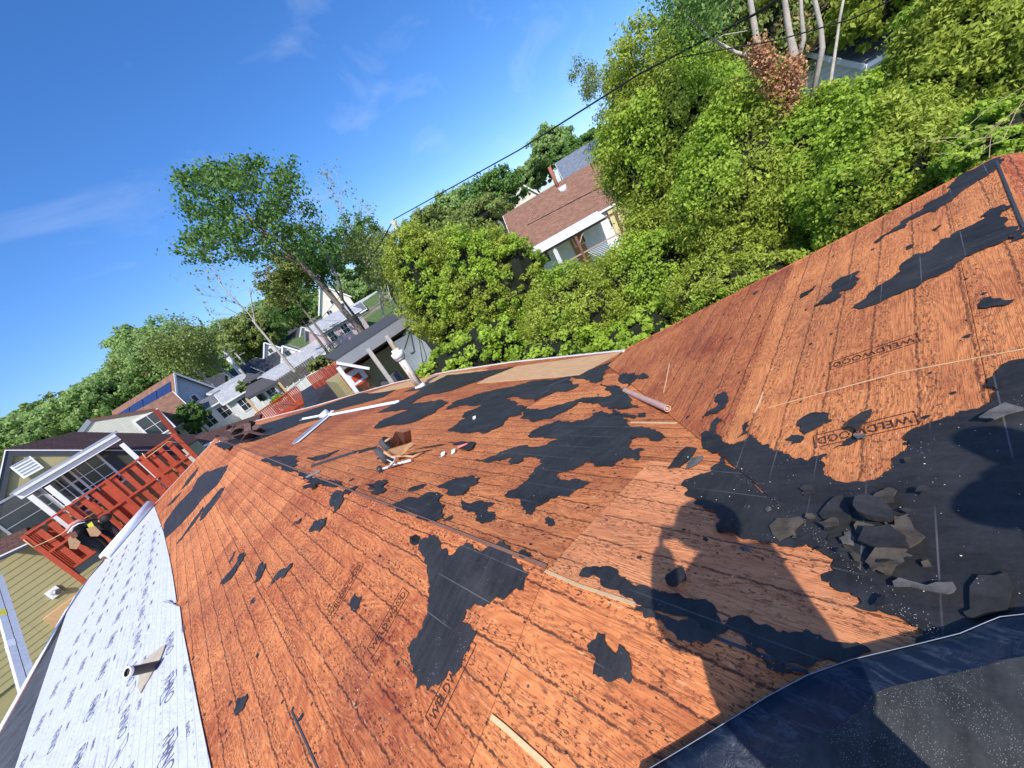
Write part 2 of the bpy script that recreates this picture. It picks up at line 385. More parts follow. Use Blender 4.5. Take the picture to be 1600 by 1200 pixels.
regB=[FB.xy(X0,-.23),FB.xy(X0,22.9),FB.xy(1.2,22.6)]+[FB.px(*p) for p in [(400,657),(487,635),(560,613),(620,597),(700,580),(800,565),(975,547),(950,571)]]
regC=[FC.xy(X0-.15,-.41),FC.xy(X0,-.23),FC.px(950,571),FC.px(980,545),FC.px(1100,483),FC.px(1300,381),FC.px(1557,245)]
regD=[FD.xy(.88,-.41),FD.xy(5.55,-.41),FD.xy(5.5,-6.6),FD.xy(-5.3,-6.6)]
rnd=random.Random(5)
def deck(F,region,mat,x0,y0,stag,shade=None,drop=0):
    F_=F; reg=ccw(region)
    # under-deck (dark gaps show it)
    MB().prism(reg,-.09,-.022).build('roof_deck',M_BRN,house,F.at(0))
    xs=[p[0] for p in reg]; ys=[p[1] for p in reg]
    i=0; x=x0
    while x>min(xs): x-=1.22
    while x<max(xs):
        y=y0+(stag if i%2 else 0)
        while y>min(ys): y-=2.44
        while y<max(ys):
            r=clip(reg,[(x+.0015,y+.002),(x+1.2185,y+.002),(x+1.2185,y+2.438),(x+.0015,y+2.438)])
            if len(r)>2 and abs(area2(r))>.02:
                cx=sum(p[0] for p in r)/len(r); cy=sum(p[1] for p in r)/len(r)
                m=shade(cx,cy) if shade else mat
                dz=rnd.uniform(-.0025,.0)
                o=MB().prism(r,-.016,0).build('plywood_sheet',m,house,F.at(dz))
                if m is M_PLYO: o['label']='paler orange plywood sheet'
            y+=2.44
        x+=1.22; i+=1
deck(FA,regA,M_PLY,0,-1.49,1.22)
deck(FB,regB,M_PLY,0,1.49-2.44*4,1.22,lambda x,y: M_PLYO if (y<1.49 and x<1.3) else M_PLY)
deck(FC,regC,M_PLYC,.3,-1.2,1.22)
deck(FD,regD,M_PLY,0,0,1.22)
# fascia and drip edge following the eaves, walls below
def edge_strip(name,F,pts,mat,w,h,out=.0):
    b=MB()
    for p,q in zip(pts,pts[1:]):
        b.bar(F.W(p,-.005-h/2+.012),F.W(q,-.005-h/2+.012),w,h,F.n)
    b.build(name,mat,house,Matrix.Identity(4))
edge_strip('drip_edge',FB,[FB.px(*p) for p in [(343,689),(400,658),(487,636),(560,614),(620,598),(700,581),(800,566),(975,548)]],M_WMET,.05,.03)
edge_strip('fascia_board',FB,[FB.px(*p) for p in [(345,688),(400,657),(487,635),(620,597),(700,580),(800,565),(975,547)]],M_WHT,.03,.2)
edge_strip('drip_edge',FA,[FA.xy(-5.32,-6),FA.xy(-5.47,20.4),FA.xy(-4.72,22.3)],M_WMET,.06,.03)
edge_strip('gutter',FA,[FA.xy(-5.42,-6),FA.xy(-5.56,19.5)],M_WHT,.12,.12)
edge_strip('rake_board',FA,[FA.xy(-4.7,22.33),FA.xy(-2.6,22.53),FA.xy(X0,22.93)],M_WHT,.04,.16)
edge_strip('rake_board',FC,[FC.px(978,546),FC.px(1100,483),FC.px(1300,381),FC.px(1557,245)],M_PLYC,.02,.16)
wl=MB()
wp=[(-4.9,-6.2),(5.1,-6.2),(5.1,3.2),(5.6,4.2),(6.0,8),(6.3,12),(6,15),(4,19.6),(.7,22.3),(-4.4,21.9),(-4.9,20)]
wl.prism([(x,y) for x,y in wp],GZ-.5,-3.35); wl.build('wall',W_CRM,house,Matrix.Identity(4))

# new bright panels near the far eave
def pxpoly(F,pts,h=0): return [F.px(x,y,h) for x,y in pts]
for k,pts in enumerate([[(745,599),(765,589),(808,572),(890,561),(972,549),(905,586),(830,592)],[(575,615),(610,603),(652,592),(700,583),(762,577),(700,590),(655,601),(600,612)]]):
    o=MB().prism(ccw(pxpoly(FB,pts,.012)),0,.011).build('new_plywood_sheet',M_NEW,house,FB.at(.001)); o['label']='fresh tan plywood panel by the far eave'

# ---- torn felt
def torn(poly,rng,rough=.05,it=2):
    for k in range(it):
        out=[]
        for i in range(len(poly)):
            a=poly[i]; b=poly[(i+1)%len(poly)]; d=math.hypot(b[0]-a[0],b[1]-a[1]); out.append(a)
            if d>.025:
                t=rng.uniform(.35,.65); nx,ny=-(b[1]-a[1])/d,(b[0]-a[0])/d; j=rng.uniform(-1,1)*min(d*.26,rough)
                out.append((a[0]+(b[0]-a[0])*t+nx*j,a[1]+(b[1]-a[1])*t+ny*j))
        poly=out
    return poly
fr=random.Random(11); fcount=[0]
def feltpatch(F,pts,mat=None,h=.003,th=.0012,name='torn_felt',reg=None,local=False):
    p=pts if local else pxpoly(F,pts,h)
    if reg: p=clip(ccw(p),reg)
    if len(p)<3: return
    p=ccw(torn(p,fr,.05,3)); fcount[0]+=1
    return MB().prism(p,0,th).build(name,mat or M_FELT,house,F.at(h+(fcount[0]%9)*.0014))
A_P=[
 [(640,838),(668,842),(672,834),(684,838),(690,858),(703,868),(712,862),(735,850),(770,853),(800,872),(828,895),(818,925),(790,935),(765,945),(728,952),(722,972),(745,985),(733,1010),(722,1038),(700,1050),(685,1072),(668,1080),(650,1076),(646,1040),(636,1012),(650,998),(668,950),(672,915),(663,870),(655,850),(645,850)],
 [(548,938),(556,926),(565,932),(560,950),(556,958),(549,952)],
 [(372,1090),(386,1084),(388,1090),(378,1112),(368,1120),(366,1110)],
 [(347,907),(362,890),(375,865),(381,863),(380,875),(368,895),(352,911)],
 [(398,912),(404,885),(414,873),(416,882),(410,900)],
 [(422,917),(430,900),(440,890),(456,880),(455,888),(440,905)],
 [(484,828),(492,815),(505,812),(511,810),(508,822),(498,832)],[(454,824),(462,815),(472,810),(468,818)],
 [(250,840),(258,815),(280,785),(300,765),(308,748),(325,735),(357,726),(350,740),(340,757),(320,775),(300,800),(280,822),(262,838)],
 [(275,850),(290,830),(305,808),(318,790),(312,805),(300,822),(282,845)],
 [(312,812),(322,790),(340,768),(352,760),(345,775),(330,795),(320,808)],
 [(283,765),(292,750),(305,735),(312,728),(305,742),(293,757)],[(262,790),(275,775),(285,768),(270,787)],
 [(515,775),(522,770),(535,769),(540,780),(530,795),(520,804),(516,790)],
 [(918,1010),(935,990),(947,992),(950,1010),(963,1023),(968,1008),(985,1023),(989,1047),(985,1070),(970,1060),(943,1058),(928,1055),(933,1030)],
 [(1010,968),(1033,968),(1040,980),(1057,993),(1090,1002),(1117,997),(1127,992),(1060,975),(1000,950),(992,955)],
 [(1167,1009),(1262,1047),(1268,1060),(1240,1050),(1190,1028)],
 [(357,880),(362,866),(369,860),(362,875)],[(640,842),(650,835),(655,848),(642,850)],
]
B_P=[
 [(334,694),(365,683),(400,666),(470,645),(560,615),(620,608),(600,620),(560,632),(500,648),(520,651),(470,662),(430,678),(395,690),(375,692),(350,704)],
 [(408,718),(430,712),(460,712),(467,720),(458,731),(475,740),(500,748),(512,752),(506,758),(480,749),(445,735)],
 [(500,753),(520,751),(535,758),(518,763),(503,757)],[(535,770),(540,764),(562,759),(552,768),(541,773)],
 [(570,757),(585,756),(602,750),(597,772),(585,775),(575,770),(588,765)],
 [(605,793),(625,785),(650,780),(662,775),(665,772),(692,775),(690,800),(692,812),(670,816),(650,812),(628,803)],
 [(683,762),(700,753),(720,748),(738,744),(750,747),(746,757),(730,762),(722,775),(715,776),(700,767)],
 [(720,780),(745,783),(760,784),(774,786),(762,792),(763,800),(775,805),(777,812),(765,816),(750,817),(745,808),(730,797)],
 [(690,815),(699,809),(707,805),(703,813)],[(640,763),(652,759),(667,757),(660,764),(645,768)],
 [(789,774),(810,762),(825,750),(835,737),(845,725),(838,716),(820,715),(810,725),(797,727),(797,716),(775,720),(755,722),(740,719),(775,712),(795,702),(825,696),(850,697),(872,687),(855,685),(825,682),(830,675),(850,665),(875,657),(912,657),(925,647),(940,642),(965,645),(982,657),(985,667),(1012,669),(1032,675),(1041,684),(1030,690),(1000,684),(977,685),(982,700),(1007,702),(1000,712),(997,720),(975,716),(965,722),(957,730),(942,729),(915,722),(905,730),(885,737),(872,740),(875,750),(907,750),(925,755),(912,762),(900,767),(890,777),(860,780),(850,787),(839,792),(832,805),(820,805),(817,792),(807,780),(795,779)],
 [(700,672),(715,662),(730,652),(725,645),(745,638),(755,632),(720,634),(700,640),(705,630),(740,618),(770,610),(800,605),(825,597),(870,592),(905,586),(935,572),(962,563),(942,580),(945,592),(930,600),(910,592),(895,588),(890,593),(905,602),(885,612),(870,612),(840,625),(835,628),(800,620),(785,625),(810,630),(820,640),(815,648),(795,652),(785,665),(760,677),(725,677)],
 [(812,655),(820,640),(850,640),(880,632),(910,622),(935,620),(945,628),(925,632),(905,628),(880,645),(860,655),(830,660)],
 [(940,600),(970,605),(985,612),(985,622),(1000,637),(965,641),(940,636),(935,625),(960,618),(945,610)],
 [(700,586),(760,580),(803,574),(760,590),(735,600),(700,612),(660,620),(640,632),(690,625),(700,630),(680,645),(640,662),(585,670),(600,655),(640,640),(590,645),(610,635),(650,615),(675,598)],
 [(960,640),(972,648),(995,652),(990,656),(975,652)],[(998,646),(1008,644),(1010,650),(1000,652)],
 [(904,900),(912,888),(933,885),(960,888),(977,903),(1013,917),(1040,925),(1080,935),(1113,943),(1120,960),(1130,977),(1150,963),(1187,977),(1220,990),(1223,985),(1260,983),(1283,993),(1300,1003),(1340,1005),(1362,1018),(1330,1040),(1262,1044),(1167,1005),(1100,985),(995,945),(950,920)],
 [(470,762),(480,757),(492,755),(485,762)],[(480,715),(510,710),(530,703),(515,713),(490,722)],[(700,692),(722,690),(735,690),(725,697)],
 [(853,815),(858,808),(864,812),(866,822),(857,824)],[(812,864),(818,860),(828,865),(833,872),(820,874)],
 [(1120,820),(1128,818),(1132,826),(1124,829)],[(1100,842),(1108,846),(1105,850)],
 [(400,668),(430,662),(450,664),(425,672)],[(555,705),(590,697),(588,701),(560,709)],
]
B_BIG=[(1065,757),(1075,750),(1095,742),(1118,727),(1132,715),(1330,880),(1470,1010),(1430,1010),(1432,1003),(1440,986),(1400,966),(1374,957),(1360,959),(1337,952),(1344,938),(1331,930),(1306,924),(1286,901),(1313,877),(1263,853),(1241,859),(1195,850),(1170,845),(1150,833),(1122,828),(1122,811),(1099,796),(1085,780)]
C_BIG=[(1133,716),(1125,708),(1097,682),(1103,674),(1110,675),(1112,662),(1122,652),(1132,657),(1117,675),(1125,682),(1147,696),(1167,690),(1172,680),(1185,685),(1202,695),(1210,706),(1225,707),(1245,719),(1265,722),(1280,714),(1295,712),(1287,737),(1300,747),(1330,757),(1350,755),(1375,750),(1395,737),(1400,717),(1420,705),(1415,685),(1425,675),(1455,662),(1475,657),(1500,644),(1532,641),(1557,625),(1545,607),(1560,582),(1580,566),(1600,563),(1680,560),(1760,600),(1760,900),(1700,960),(1560,1080),(1470,1010),(1330,880)]
C_P=[
 [(1370,380),(1385,365),(1407,347),(1437,330),(1450,317),(1475,305),(1487,287),(1507,270),(1553,248),(1560,262),(1525,285),(1490,312),(1462,332),(1425,342),(1415,355),(1397,362)],
 [(1332,482),(1355,465),(1372,447),(1397,432),(1407,415),(1432,397),(1457,390),(1467,375),(1485,372),(1495,362),(1520,352),(1542,340),(1545,327),(1567,320),(1565,340),(1572,340),(1572,355),(1582,354),(1572,375),(1550,385),(1507,402),(1490,420),(1450,437),(1397,462),(1375,474),(1350,482)],
 [(1272,479),(1287,467),(1302,452),(1300,445),(1312,435),(1340,424),(1344,435),(1335,450),(1312,457),(1307,470),(1295,475)],
 [(1532,477),(1535,467),(1550,464),(1562,467),(1587,469),(1582,475),(1560,479)],[(1582,379),(1590,362),(1604,355),(1612,368),(1600,372)],
 [(1097,654),(1120,637),(1122,617),(1130,614),(1140,622),(1135,632),(1122,647)],
 [(1247,665),(1275,646),(1296,656),(1287,667),(1260,681)],[(1226,687),(1237,679),(1255,681),(1250,692),(1237,695)],
 [(1300,702),(1317,695),(1335,682),(1340,690),(1320,697)],[(1152,685),(1160,665),(1172,657),(1170,675)],
 [(968,588),(975,582),(990,583),(1010,585),(1014,590),(995,592),(985,600),(980,606),(972,600)],[(1456,360),(1467,353),(1472,352),(1465,360)],
 [(1250,468),(1260,456),(1276,446),(1265,459)],
]
for p in A_P: feltpatch(FA,p)
for p in B_P: feltpatch(FB,p)
for p in C_P: feltpatch(FC,p)
feltpatch(FB,B_BIG,h=.004); feltpatch(FC,C_BIG,h=.004)
# debris line of granules in the valley, small chips: loose stuff
def specks(name,F,pts,n,size,mat,spread,label,seed=1):
    rg=random.Random(seed); b=MB(); loc=[F.px(x,y,.02) for x,y in pts]
    for k in range(n):
        i=rg.randrange(len(loc)-1); t=rg.random(); a=loc[i]; c=loc[i+1]
        x=a[0]+(c[0]-a[0])*t+rg.gauss(0,spread); y=a[1]+(c[1]-a[1])*t+rg.gauss(0,spread); r=size*rg.uniform(.4,1.4)
        q=F.W((x,y),.008); q.z=max(q.z,roofz(q.x,q.y)+.021)
        a0=rg.random()*6
        b.add([q+Vector((math.cos(a0+u)*r*rg.uniform(.5,1),math.sin(a0+u)*r,0)) for u in (0,2.1,4.2)]+[q+Vector((0,0,r*.5))],[(0,1,3),(1,2,3),(2,0,3)])
    o=b.build(name,mat); tag(o,label,'debris',kind='stuff')
specks('grit',FB,[(1138,722),(1200,775),(1260,820),(1330,885),(1400,945),(1450,985),(1495,1010)],260,.0016,plain('grit',(.55,.52,.46),.6),.018,'pale grit gathered along the valley of the roof',1)
specks('wood_splinters',FB,[(720,690),(800,700),(900,820),(1100,790),(1200,830),(1300,860)],150,.004,plain('splinter',(.75,.62,.45),.7),.35,'pale splinters scattered over the far slope of the roof',2)
specks('wood_splinters',FA,[(330,740),(420,900),(500,1000),(560,1130),(480,820),(640,900)],90,.005,MC['splinter'],.3,'pale splinters scattered over the near slope of the roof',3)
specks('shingle_crumbs',FC,[(1200,600),(1280,700),(1350,790),(1450,740),(1560,650),(1540,840)],70,.003,plain('crumb',(.45,.42,.40),.8),.2,'pale crumbs scattered on the torn felt of the cross gable',4)

# pale scraped wood lines, gaps
def stripe(F,pts,mat,w,name,h=.004,par=house):
    b=MB()
    l=[F.px(x,y,h) for x,y in pts]
    for p,q in zip(l,l[1:]): b.bar((p[0],p[1],0),(q[0],q[1],0),w,.003)
    return b.build(name,mat,par,F.at(h))
stripe(FC,[(1037,613),(1042,590),(1046,568)],M_WOODP,.012,'scraped_line'); stripe(FC,[(1179,645),(1186,630),(1192,613)],M_WOODP,.012,'scraped_line')
stripe(FC,[(1200,637),(1400,583),(1600,545)],M_WOODP,.006,'scraped_line'); stripe(FB,[(985,660),(1058,661)],M_WOODP,.03,'scraped_line')
stripe(FC,[(1557,250),(1567,275),(1580,308),(1602,360)],M_CHAR,.014,'ridge_gap',.006)
b=MB(); l=[FA.px(768,1120,.004),FA.px(790,1138,.004),FA.px(850,1192,.004),FA.px(872,1215,.004)]
for p,q in zip(l,l[1:]): b.bar((p[0],p[1],0),(q[0],q[1],0),.022,.006)
tag(b.build('wood_strip',M_WOODP,None,FA.at(.006)),'thin pale wooden strip lying on the near slope by the bottom edge of the photo','wood strip')
# split edge of the sheet along the ridge near the photographer
stripe(FA,[(993,948),(1120,997),(1262,1050)],M_CHAR,.012,'sheet_gap',.003)
b=MB(); b.bar((-.012,-1.5,0),(-.012,-22.8,0),.02,.010); b.build('ridge_gap',M_BRN,house,FA.at(.002))
stripe(FA,[(455,1110),(478,1160),(500,1210)],M_CHAR,.012,'sheet_gap',.003)
stripe(FB,[(852,892),(905,915),(992,944)],M_WOODP,.02,'sheet_edge',.004)

# ---- lettering printed on the plywood
def inkmat(name,c,thr):
    m,N,b=newmat(name); g=N.n('TexCoord').outputs['Object']
    b.inputs['Base Color'].default_value=(*c,1); b.inputs['Roughness'].default_value=.8
    a=N.ramp(N.noise(g,38.,3,.7),thr-.03,thr+.03); N.L(a,b.inputs['Alpha']); return m
M_INK=inkmat('ink',(.06,.020,.014),.455); M_INKB=inkmat('print_ink',(.10,.11,.17),.36)
def textmesh(body,size,ext=.0008,shear=0,space=1.0):
    cu=bpy.data.curves.new('lettering','FONT'); cu.body=body; cu.size=size; cu.extrude=ext; cu.shear=shear; cu.space_character=space; cu.offset=0
    cu.align_x='LEFT'; cu.align_y='CENTER'; cu.resolution_u=3
    ob=bpy.data.objects.new('tmp',cu); COL.objects.link(ob); dg=bpy.context.evaluated_depsgraph_get()
    me=bpy.data.meshes.new_from_object(ob.evaluated_get(dg)); bpy.data.objects.remove(ob); return me
def put_text(F,body,p0,p1,hgt,mat,parent=house,box=True,h=.0035,name='printed_word',flip=False):
    a=F.px(*p0,h); c=F.px(*p1,h); d=Vector((c[0]-a[0],c[1]-a[1],0)); Lm=d.length
    me=textmesh(body,hgt); w=max(v.co.x for v in me.vertices); 
    for v in me.vertices: v.co.x*=(Lm*.92)/w
    ang=math.atan2(d.y,d.x)
    o=link(name,me,mat,parent,F.at(h)@Matrix.Translation((a[0],a[1],0))@Matrix.Rotation(ang,4,'Z')@Matrix.Translation((Lm*.04,0,0)))
    if box:
        b=MB(); H=hgt*.62
        for (x0,y0,x1,y1) in ((0,-H,Lm,-H),(0,H,Lm,H),(0,-H,0,H),(Lm,-H,Lm,H)): b.bar((x0,y0,0),(x1,y1,0),hgt*.06,.0012)
        b.build('printed_border',mat,parent,F.at(h)@Matrix.Translation((a[0],a[1],0))@Matrix.Rotation(ang,4,'Z'))
put_text(FA,'WELDWOOD',(512,968),(564,880),.085,M_INK)
put_text(FA,'WELDWOOD',(578,1020),(634,922),.085,M_INK)
put_text(FA,'WELDWOOD',(672,1130),(735,1000),.085,M_INK)
put_text(FC,'WELDWOOD',(1435,527),(1297,572),.08,M_INK)
put_text(FC,'WELDWOOD',(1432,652),(1272,690),.085,M_INK)

# ================================================================= WHITE UNDERLAYMENT
under=thing('underlayment_sheet','white printed underlayment sheet rolled out along the lower left of the roof','underlayment',tuple(FA.W(FA.xy(-3,9))))
rt=[FA.px(*p,.01) for p in [(240,788),(255,830),(264,868),(270,900),(276,940)]]+[FA.px(270,945,.01),FA.px(281,948,.01)]+[FA.px(*p,.01) for p in [(285,980),(297,1040),(313,1120),(330,1200)]]+[FA.xy(-1.22,1.5),FA.xy(-1.2,-1)]
lf=[FA.xy(-3.7,-1),FA.xy(-3.85,5)]+[FA.px(*p,.01) for p in [(24,1200),(60,1090),(90,1000),(109,944),(135,908),(162,878)]]
def sheetmat():
    m,N,b=newmat('underlayment_white'); g=N.n('TexCoord').outputs['Object']; sx=N.n('SeparateXYZ'); N.L(g,sx.inputs[0])
    fr_=N.math('FRACT',N.math('DIVIDE',N.math('ADD',sx.outputs[0],50),.085))
    ln=N.ramp(N.math('ABSOLUTE',N.math('SUBTRACT',fr_,.5)),.022,.045,.5,0)
    dash=N.math('MULTIPLY',N.ramp(N.math('ABSOLUTE',N.math('SUBTRACT',N.math('FRACT',N.math('DIVIDE',N.math('ADD',sx.outputs[0],50.02),.34)),.5)),.02,.03,1,0),N.ramp(N.math('ABSOLUTE',N.math('SUBTRACT',N.math('FRACT',N.math('DIVIDE',N.math('ADD',sx.outputs[1],50.),.16)),.5)),.10,.12,1,0))
    bar=N.math('MULTIPLY',N.ramp(N.math('ABSOLUTE',N.math('SUBTRACT',sx.outputs[0],3.15)),.006,.010,1,0),N.ramp(N.math('FRACT',N.math('DIVIDE',N.math('ADD',sx.outputs[1],50.),1.1)),.30,.31,1,0))
    bar2=N.math('MULTIPLY',N.ramp(N.math('ABSOLUTE',N.math('SUBTRACT',sx.outputs[0],3.32)),.006,.010,1,0),N.ramp(N.math('FRACT',N.math('DIVIDE',N.math('ADD',sx.outputs[1],50.2),1.1)),.30,.31,1,0))
    tot=N.math('MAXIMUM',N.math('MAXIMUM',ln,N.math('MULTIPLY',dash,.6)),N.math('MULTIPLY',N.math('MAXIMUM',bar,bar2),.6))
    col=N.mix(tot,(.53,.545,.585),(.13,.15,.25))
    N.L(col,b.inputs['Base Color']); b.inputs['Roughness'].default_value=.55
    wr=N.noise(N.mapv(g,(2.2,1.3,1)),1.,5,.6,1.2); bp=N.n('Bump'); bp.inputs['Strength'].default_value=.45; bp.inputs['Distance'].default_value=.12; N.L(wr,bp.inputs['Height']); N.L(bp.outputs[0],b.inputs['Normal'])
    return m
M_SHT=sheetmat()
shp=rt+lf
MB().prism(ccw(shp),0,.004).build('sheet',M_SHT,under,FA.at(.009))
# printing: RHINO in columns
wm=textmesh('RHINO',.17,.0006,.35,.95); ws=textmesh('RHINO',.06,.0006,.2,1.)
xs=[max(v.co.x for v in m.vertices) for m in (wm,ws)]
bm=bmesh.new()
def stamp(me,F,x,y,ang,sc=1.):
    M=Matrix.Translation((x,y,0))@Matrix.Rotation(ang,4,'Z')@Matrix.Scale(sc,4)
    t=me.copy(); t.transform(M); bm.from_mesh(t); bpy.data.meshes.remove(t)
for ci,x in enumerate((2.42,3.0,3.62,4.25,4.85)):
    y=-19.5+.5*(ci%2)
    while y<-.5:
        if inside((x-.15,y),shp) and inside((x+.1,y+.6),shp): stamp(wm,FA,x,y,R_(90)+.0,1.0); stamp(ws,FA,x-.2,y+.25,R_(90))
        y+=1.05
# pitch parallelograms
def flat_line(p,q,w):
    d=Vector((q[0]-p[0],q[1]-p[1],0)).normalized(); n=Vector((-d.y,d.x,0))*w/2
    v=[bm.verts.new(Vector((*a,.0012))+n*s) for a,s in ((p,-1),(q,-1),(q,1),(p,1))]; bm.faces.new(v)
for x in (2.42,3.0,3.62):
    y=-19.
    while y<-1:
        if inside((x-.2,y+.75),shp) and inside((x+.2,y+.8),shp):
            P=[(x-.1,y+.66),(x-.1,y+.80),(x+.1,y+.96),(x+.1,y+.82)]
            for i in range(4): flat_line(P[i],P[(i+1)%4],.008)
            flat_line((x-.02,y+.78),(x+.02,y+.84),.03)
        y+=1.05
me=bpy.data.meshes.new('printed_lettering'); bm.to_mesh(me); bm.free()
link('printed_lettering',me,M_INKB,under,FA.at(.0145))
# torn fold at the right edge
p=FA.px(271,944,.02); MB().add([Vector((*FA.px(253,940,.02),.006)),Vector((*FA.px(276,946,.02),.006)),Vector((*FA.px(262,938,.06),.05))],[(0,1,2),(2,1,0)]).build('torn_flap',M_SHT,under,FA.at(.01))
# dark strip along the eave
st=[FA.px(*q,.006) for q in [(165,871),(109,946),(90,1002),(60,1092),(24,1202)]]+[FA.xy(-3.9,-2),FA.xy(-5.33,-2)]+[FA.xy(-5.34,14),FA.xy(-5.44,20.35),FA.xy(-4.75,22.2)]
def strip_ok():
    o=MB().prism(ccw(st),0,.004).build('starter_strip',M_EAVE,None,FA.at(.004)); tag(o,'dark grey strip of roll roofing along the eave beside the white sheet','roofing strip')
strip_ok()
# pipe boot coming through the white sheet
boot=thing('vent_pipe','short black plastic vent pipe with white rim and tan boot on the white sheet','vent pipe',tuple(FA.W(FA.px(240,1038,.0))))
bp_=FA.px(245,1040,.02); base=FA.W(bp_,.02); tip=onZ(206,1050,-1) if False else None
top=ray(206,1049); 
def pt_along(px,py,basep,dist):   # point on the pixel ray at the distance where it is above basep by dist
    d=ray(px,py); best=None
    for k in range(400):
        t=base.length*(.6+.002*k); q=d*t
        e=abs((q-basep).length-dist)
        if q.z>basep.z-.1 and (best is None or e<best[0]) : best=(e,q)
    return best[1]
base=FA.W(bp_,.02); tipp=base+Vector((0,0,.42))
bdir=(FA.W(FA.px(206,1049,.24),.24)-base); bdir.normalize()
MB().tube([base-bdir*.05,base+bdir*.30],.05,20,False).build('pipe',plain('abs_plastic',(.045,.035,.035),.35),boot,Matrix.Identity(4))
t0=base+bdir*.29; u1=bdir.orthogonal().normalized(); u2=bdir.cross(u1)
def circ(c,r_): return [c+(u1*math.cos(k*math.pi/10)+u2*math.sin(k*math.pi/10))*r_ for k in range(20)]
r=MB(); r.tube([t0,t0+bdir*.03],.058,20,False)
r.add(circ(t0+bdir*.03,.058)+circ(t0+bdir*.03,.042),[(k,(k+1)%20,20+(k+1)%20,20+k) for k in range(20)]); r.build('rim',M_WHT,boot,Matrix.Identity(4))
MB().add(circ(t0+bdir*.0,.042),[tuple(range(20))]).build('pipe_mouth',MC['abs_plastic'],boot,Matrix.Identity(4))
pl=[FA.px(*q,.03) for q in [(219,1083),(232,1060),(250,1030),(258,1008),(250,1012),(236,1022),(220,1036),(216,1052),(214,1072)]]
MB().prism(ccw(torn(pl,fr,.02,1)),0,.012).build('flange',plain('tan_felt',(.42,.36,.27),.8),boot,FA.at(.018))

# ================================================================= LOOSE PIECES ON THE ROOF
def roofpiece(name,label,cat,F,pts,mat,h=.012,th=.006,group=None,curl=.0,seed=0):
    rg=random.Random(seed*7+3)
    loc=torn([F.px(x,y,h) for x,y in pts],rg,.010,1); loc=ccw(loc); n=len(loc)
    cx=sum(p[0] for p in loc)/n; cy=sum(p[1] for p in loc)/n
    M=F.at(h)@Matrix.Translation((cx,cy,0))
    ex=max(abs(p[0]-cx) for p in loc)+1e-6; ey=max(abs(p[1]-cy) for p in loc)+1e-6; t1=rg.uniform(0,1); t2=1-t1; cs=[c for c in ((1,1),(1,-1),(-1,1),(-1,-1))][rg.randrange(4)]
    hf=lambda x,y: curl*(t1*(1+cs[0]*x/ex)+t2*(1+cs[1]*y/ey))*.5
    n0=len(loc); b=MB(); fs=[]
    vs=[(x-cx,y-cy,th+hf(x-cx,y-cy)) for x,y in loc]+[(x-cx,y-cy,hf(x-cx,y-cy)) for x,y in loc]
    fs=[tuple(range(n0)),tuple(range(n0,2*n0))[::-1]]+[(i,n0+i,n0+(i+1)%n0,(i+1)%n0) for i in range(n0)]
    b.add(vs,fs); o=b.build(name,mat,None,M); tag(o,label,cat,group); return o
D=lambda l,s=4.,ox=1200,oy=800:[(x/s+ox,y/s+oy) for x,y in l]
roofpiece('shingle_fragment','large grey-brown shingle fragment lying left of the rubble pile in the valley','shingle',FB,D([(10,100),(60,60),(200,55),(230,80),(160,150),(70,185)]),M_SHG2,.014,.006,None,.02,1)
roofpiece('shingle_fragment','rounded brown shingle piece at the top of the rubble pile','shingle',FC,D([(650,1000),(680,930),(760,900),(820,930),(810,1010),(740,1010)],4,1200,540),M_SHG2,.03,.006,None,.03,2)
roofpiece('shingle_fragment','crumpled black tar lump on top of the rubble pile','shingle',FC,D([(600,1060),(640,1010),(740,1010),(790,1050),(800,1100),(700,1130),(620,1120)],4,1200,540),M_FELT,.03,.03,None,.06,3)
roofpiece('shingle_fragment','long tan-edged shingle piece at the right of the rubble pile','shingle',FC,D([(800,40),(870,30),(910,90),(990,165),(900,245),(880,180),(810,170)]),M_SHG2,.03,.007,None,.02,4)
roofpiece('shingle_fragment','wide dark shingle slab in the middle of the rubble pile','shingle',FC,D([(570,190),(620,110),(780,110),(880,180),(900,230),(890,240),(700,235)]),M_SHG,.05,.008,None,.03,5)
roofpiece('shingle_fragment','grey shingle slab with a rusty streak below the rubble pile','shingle',FC,D([(620,330),(700,240),(890,260),(860,320),(770,400),(700,380)]),M_SHG2,.035,.008,None,.02,6)
roofpiece('shingle_fragment','small pale granular shingle piece left of the dark slab','shingle',FB,D([(450,200),(480,160),(550,130),(560,190),(540,220),(470,220)]),M_SHG3,.03,.012,None,.02,7)
roofpiece('shingle_fragment','small flat grey shingle chip left of the pale granular piece','shingle',FB,D([(370,180),(440,140),(470,160),(440,200)]),M_SHG,.02,.006,None,.01,8)
roofpiece('shingle_fragment','long thin grey shingle strip above the blue edge of the roll','shingle',FC,D([(790,450),(830,425),(1000,470),(1160,445),(1180,480),(1130,520),(1000,500),(800,480)]),M_SHG3,.03,.006,None,.01,9)
roofpiece('shingle_fragment','pale grey curved shingle shard on the felt at the right edge of the photo','shingle',FC,D([(1340,485),(1400,430),(1490,370),(1600,395),(1600,410),(1430,490)],4,1200,540),M_SHG3,.02,.006,None,.03,10)
roofpiece('shingle_fragment','dark shingle slab leaning at the upper left of the rubble pile','shingle',FC,D([(330,1060),(400,990),(480,960),(530,1070),(520,1110),(400,1120)],4,1200,540),M_SHG,.02,.006,None,.02,11)
roofpiece('shingle_fragment','brown torn shingle strip between the pale piece and the rusty slab','shingle',FB,D([(470,230),(500,220),(620,320),(610,340),(540,320)]),M_SHG2,.02,.006,None,.02,12)
roofpiece('shingle_fragment','broad dark felt slab with cracked edge below the thin grey strip','shingle',FC,D([(1330,410),(1500,390),(1540,470),(1500,620),(1300,680),(1230,640),(1270,560)]),M_SHG,.02,.006,None,.01,13)
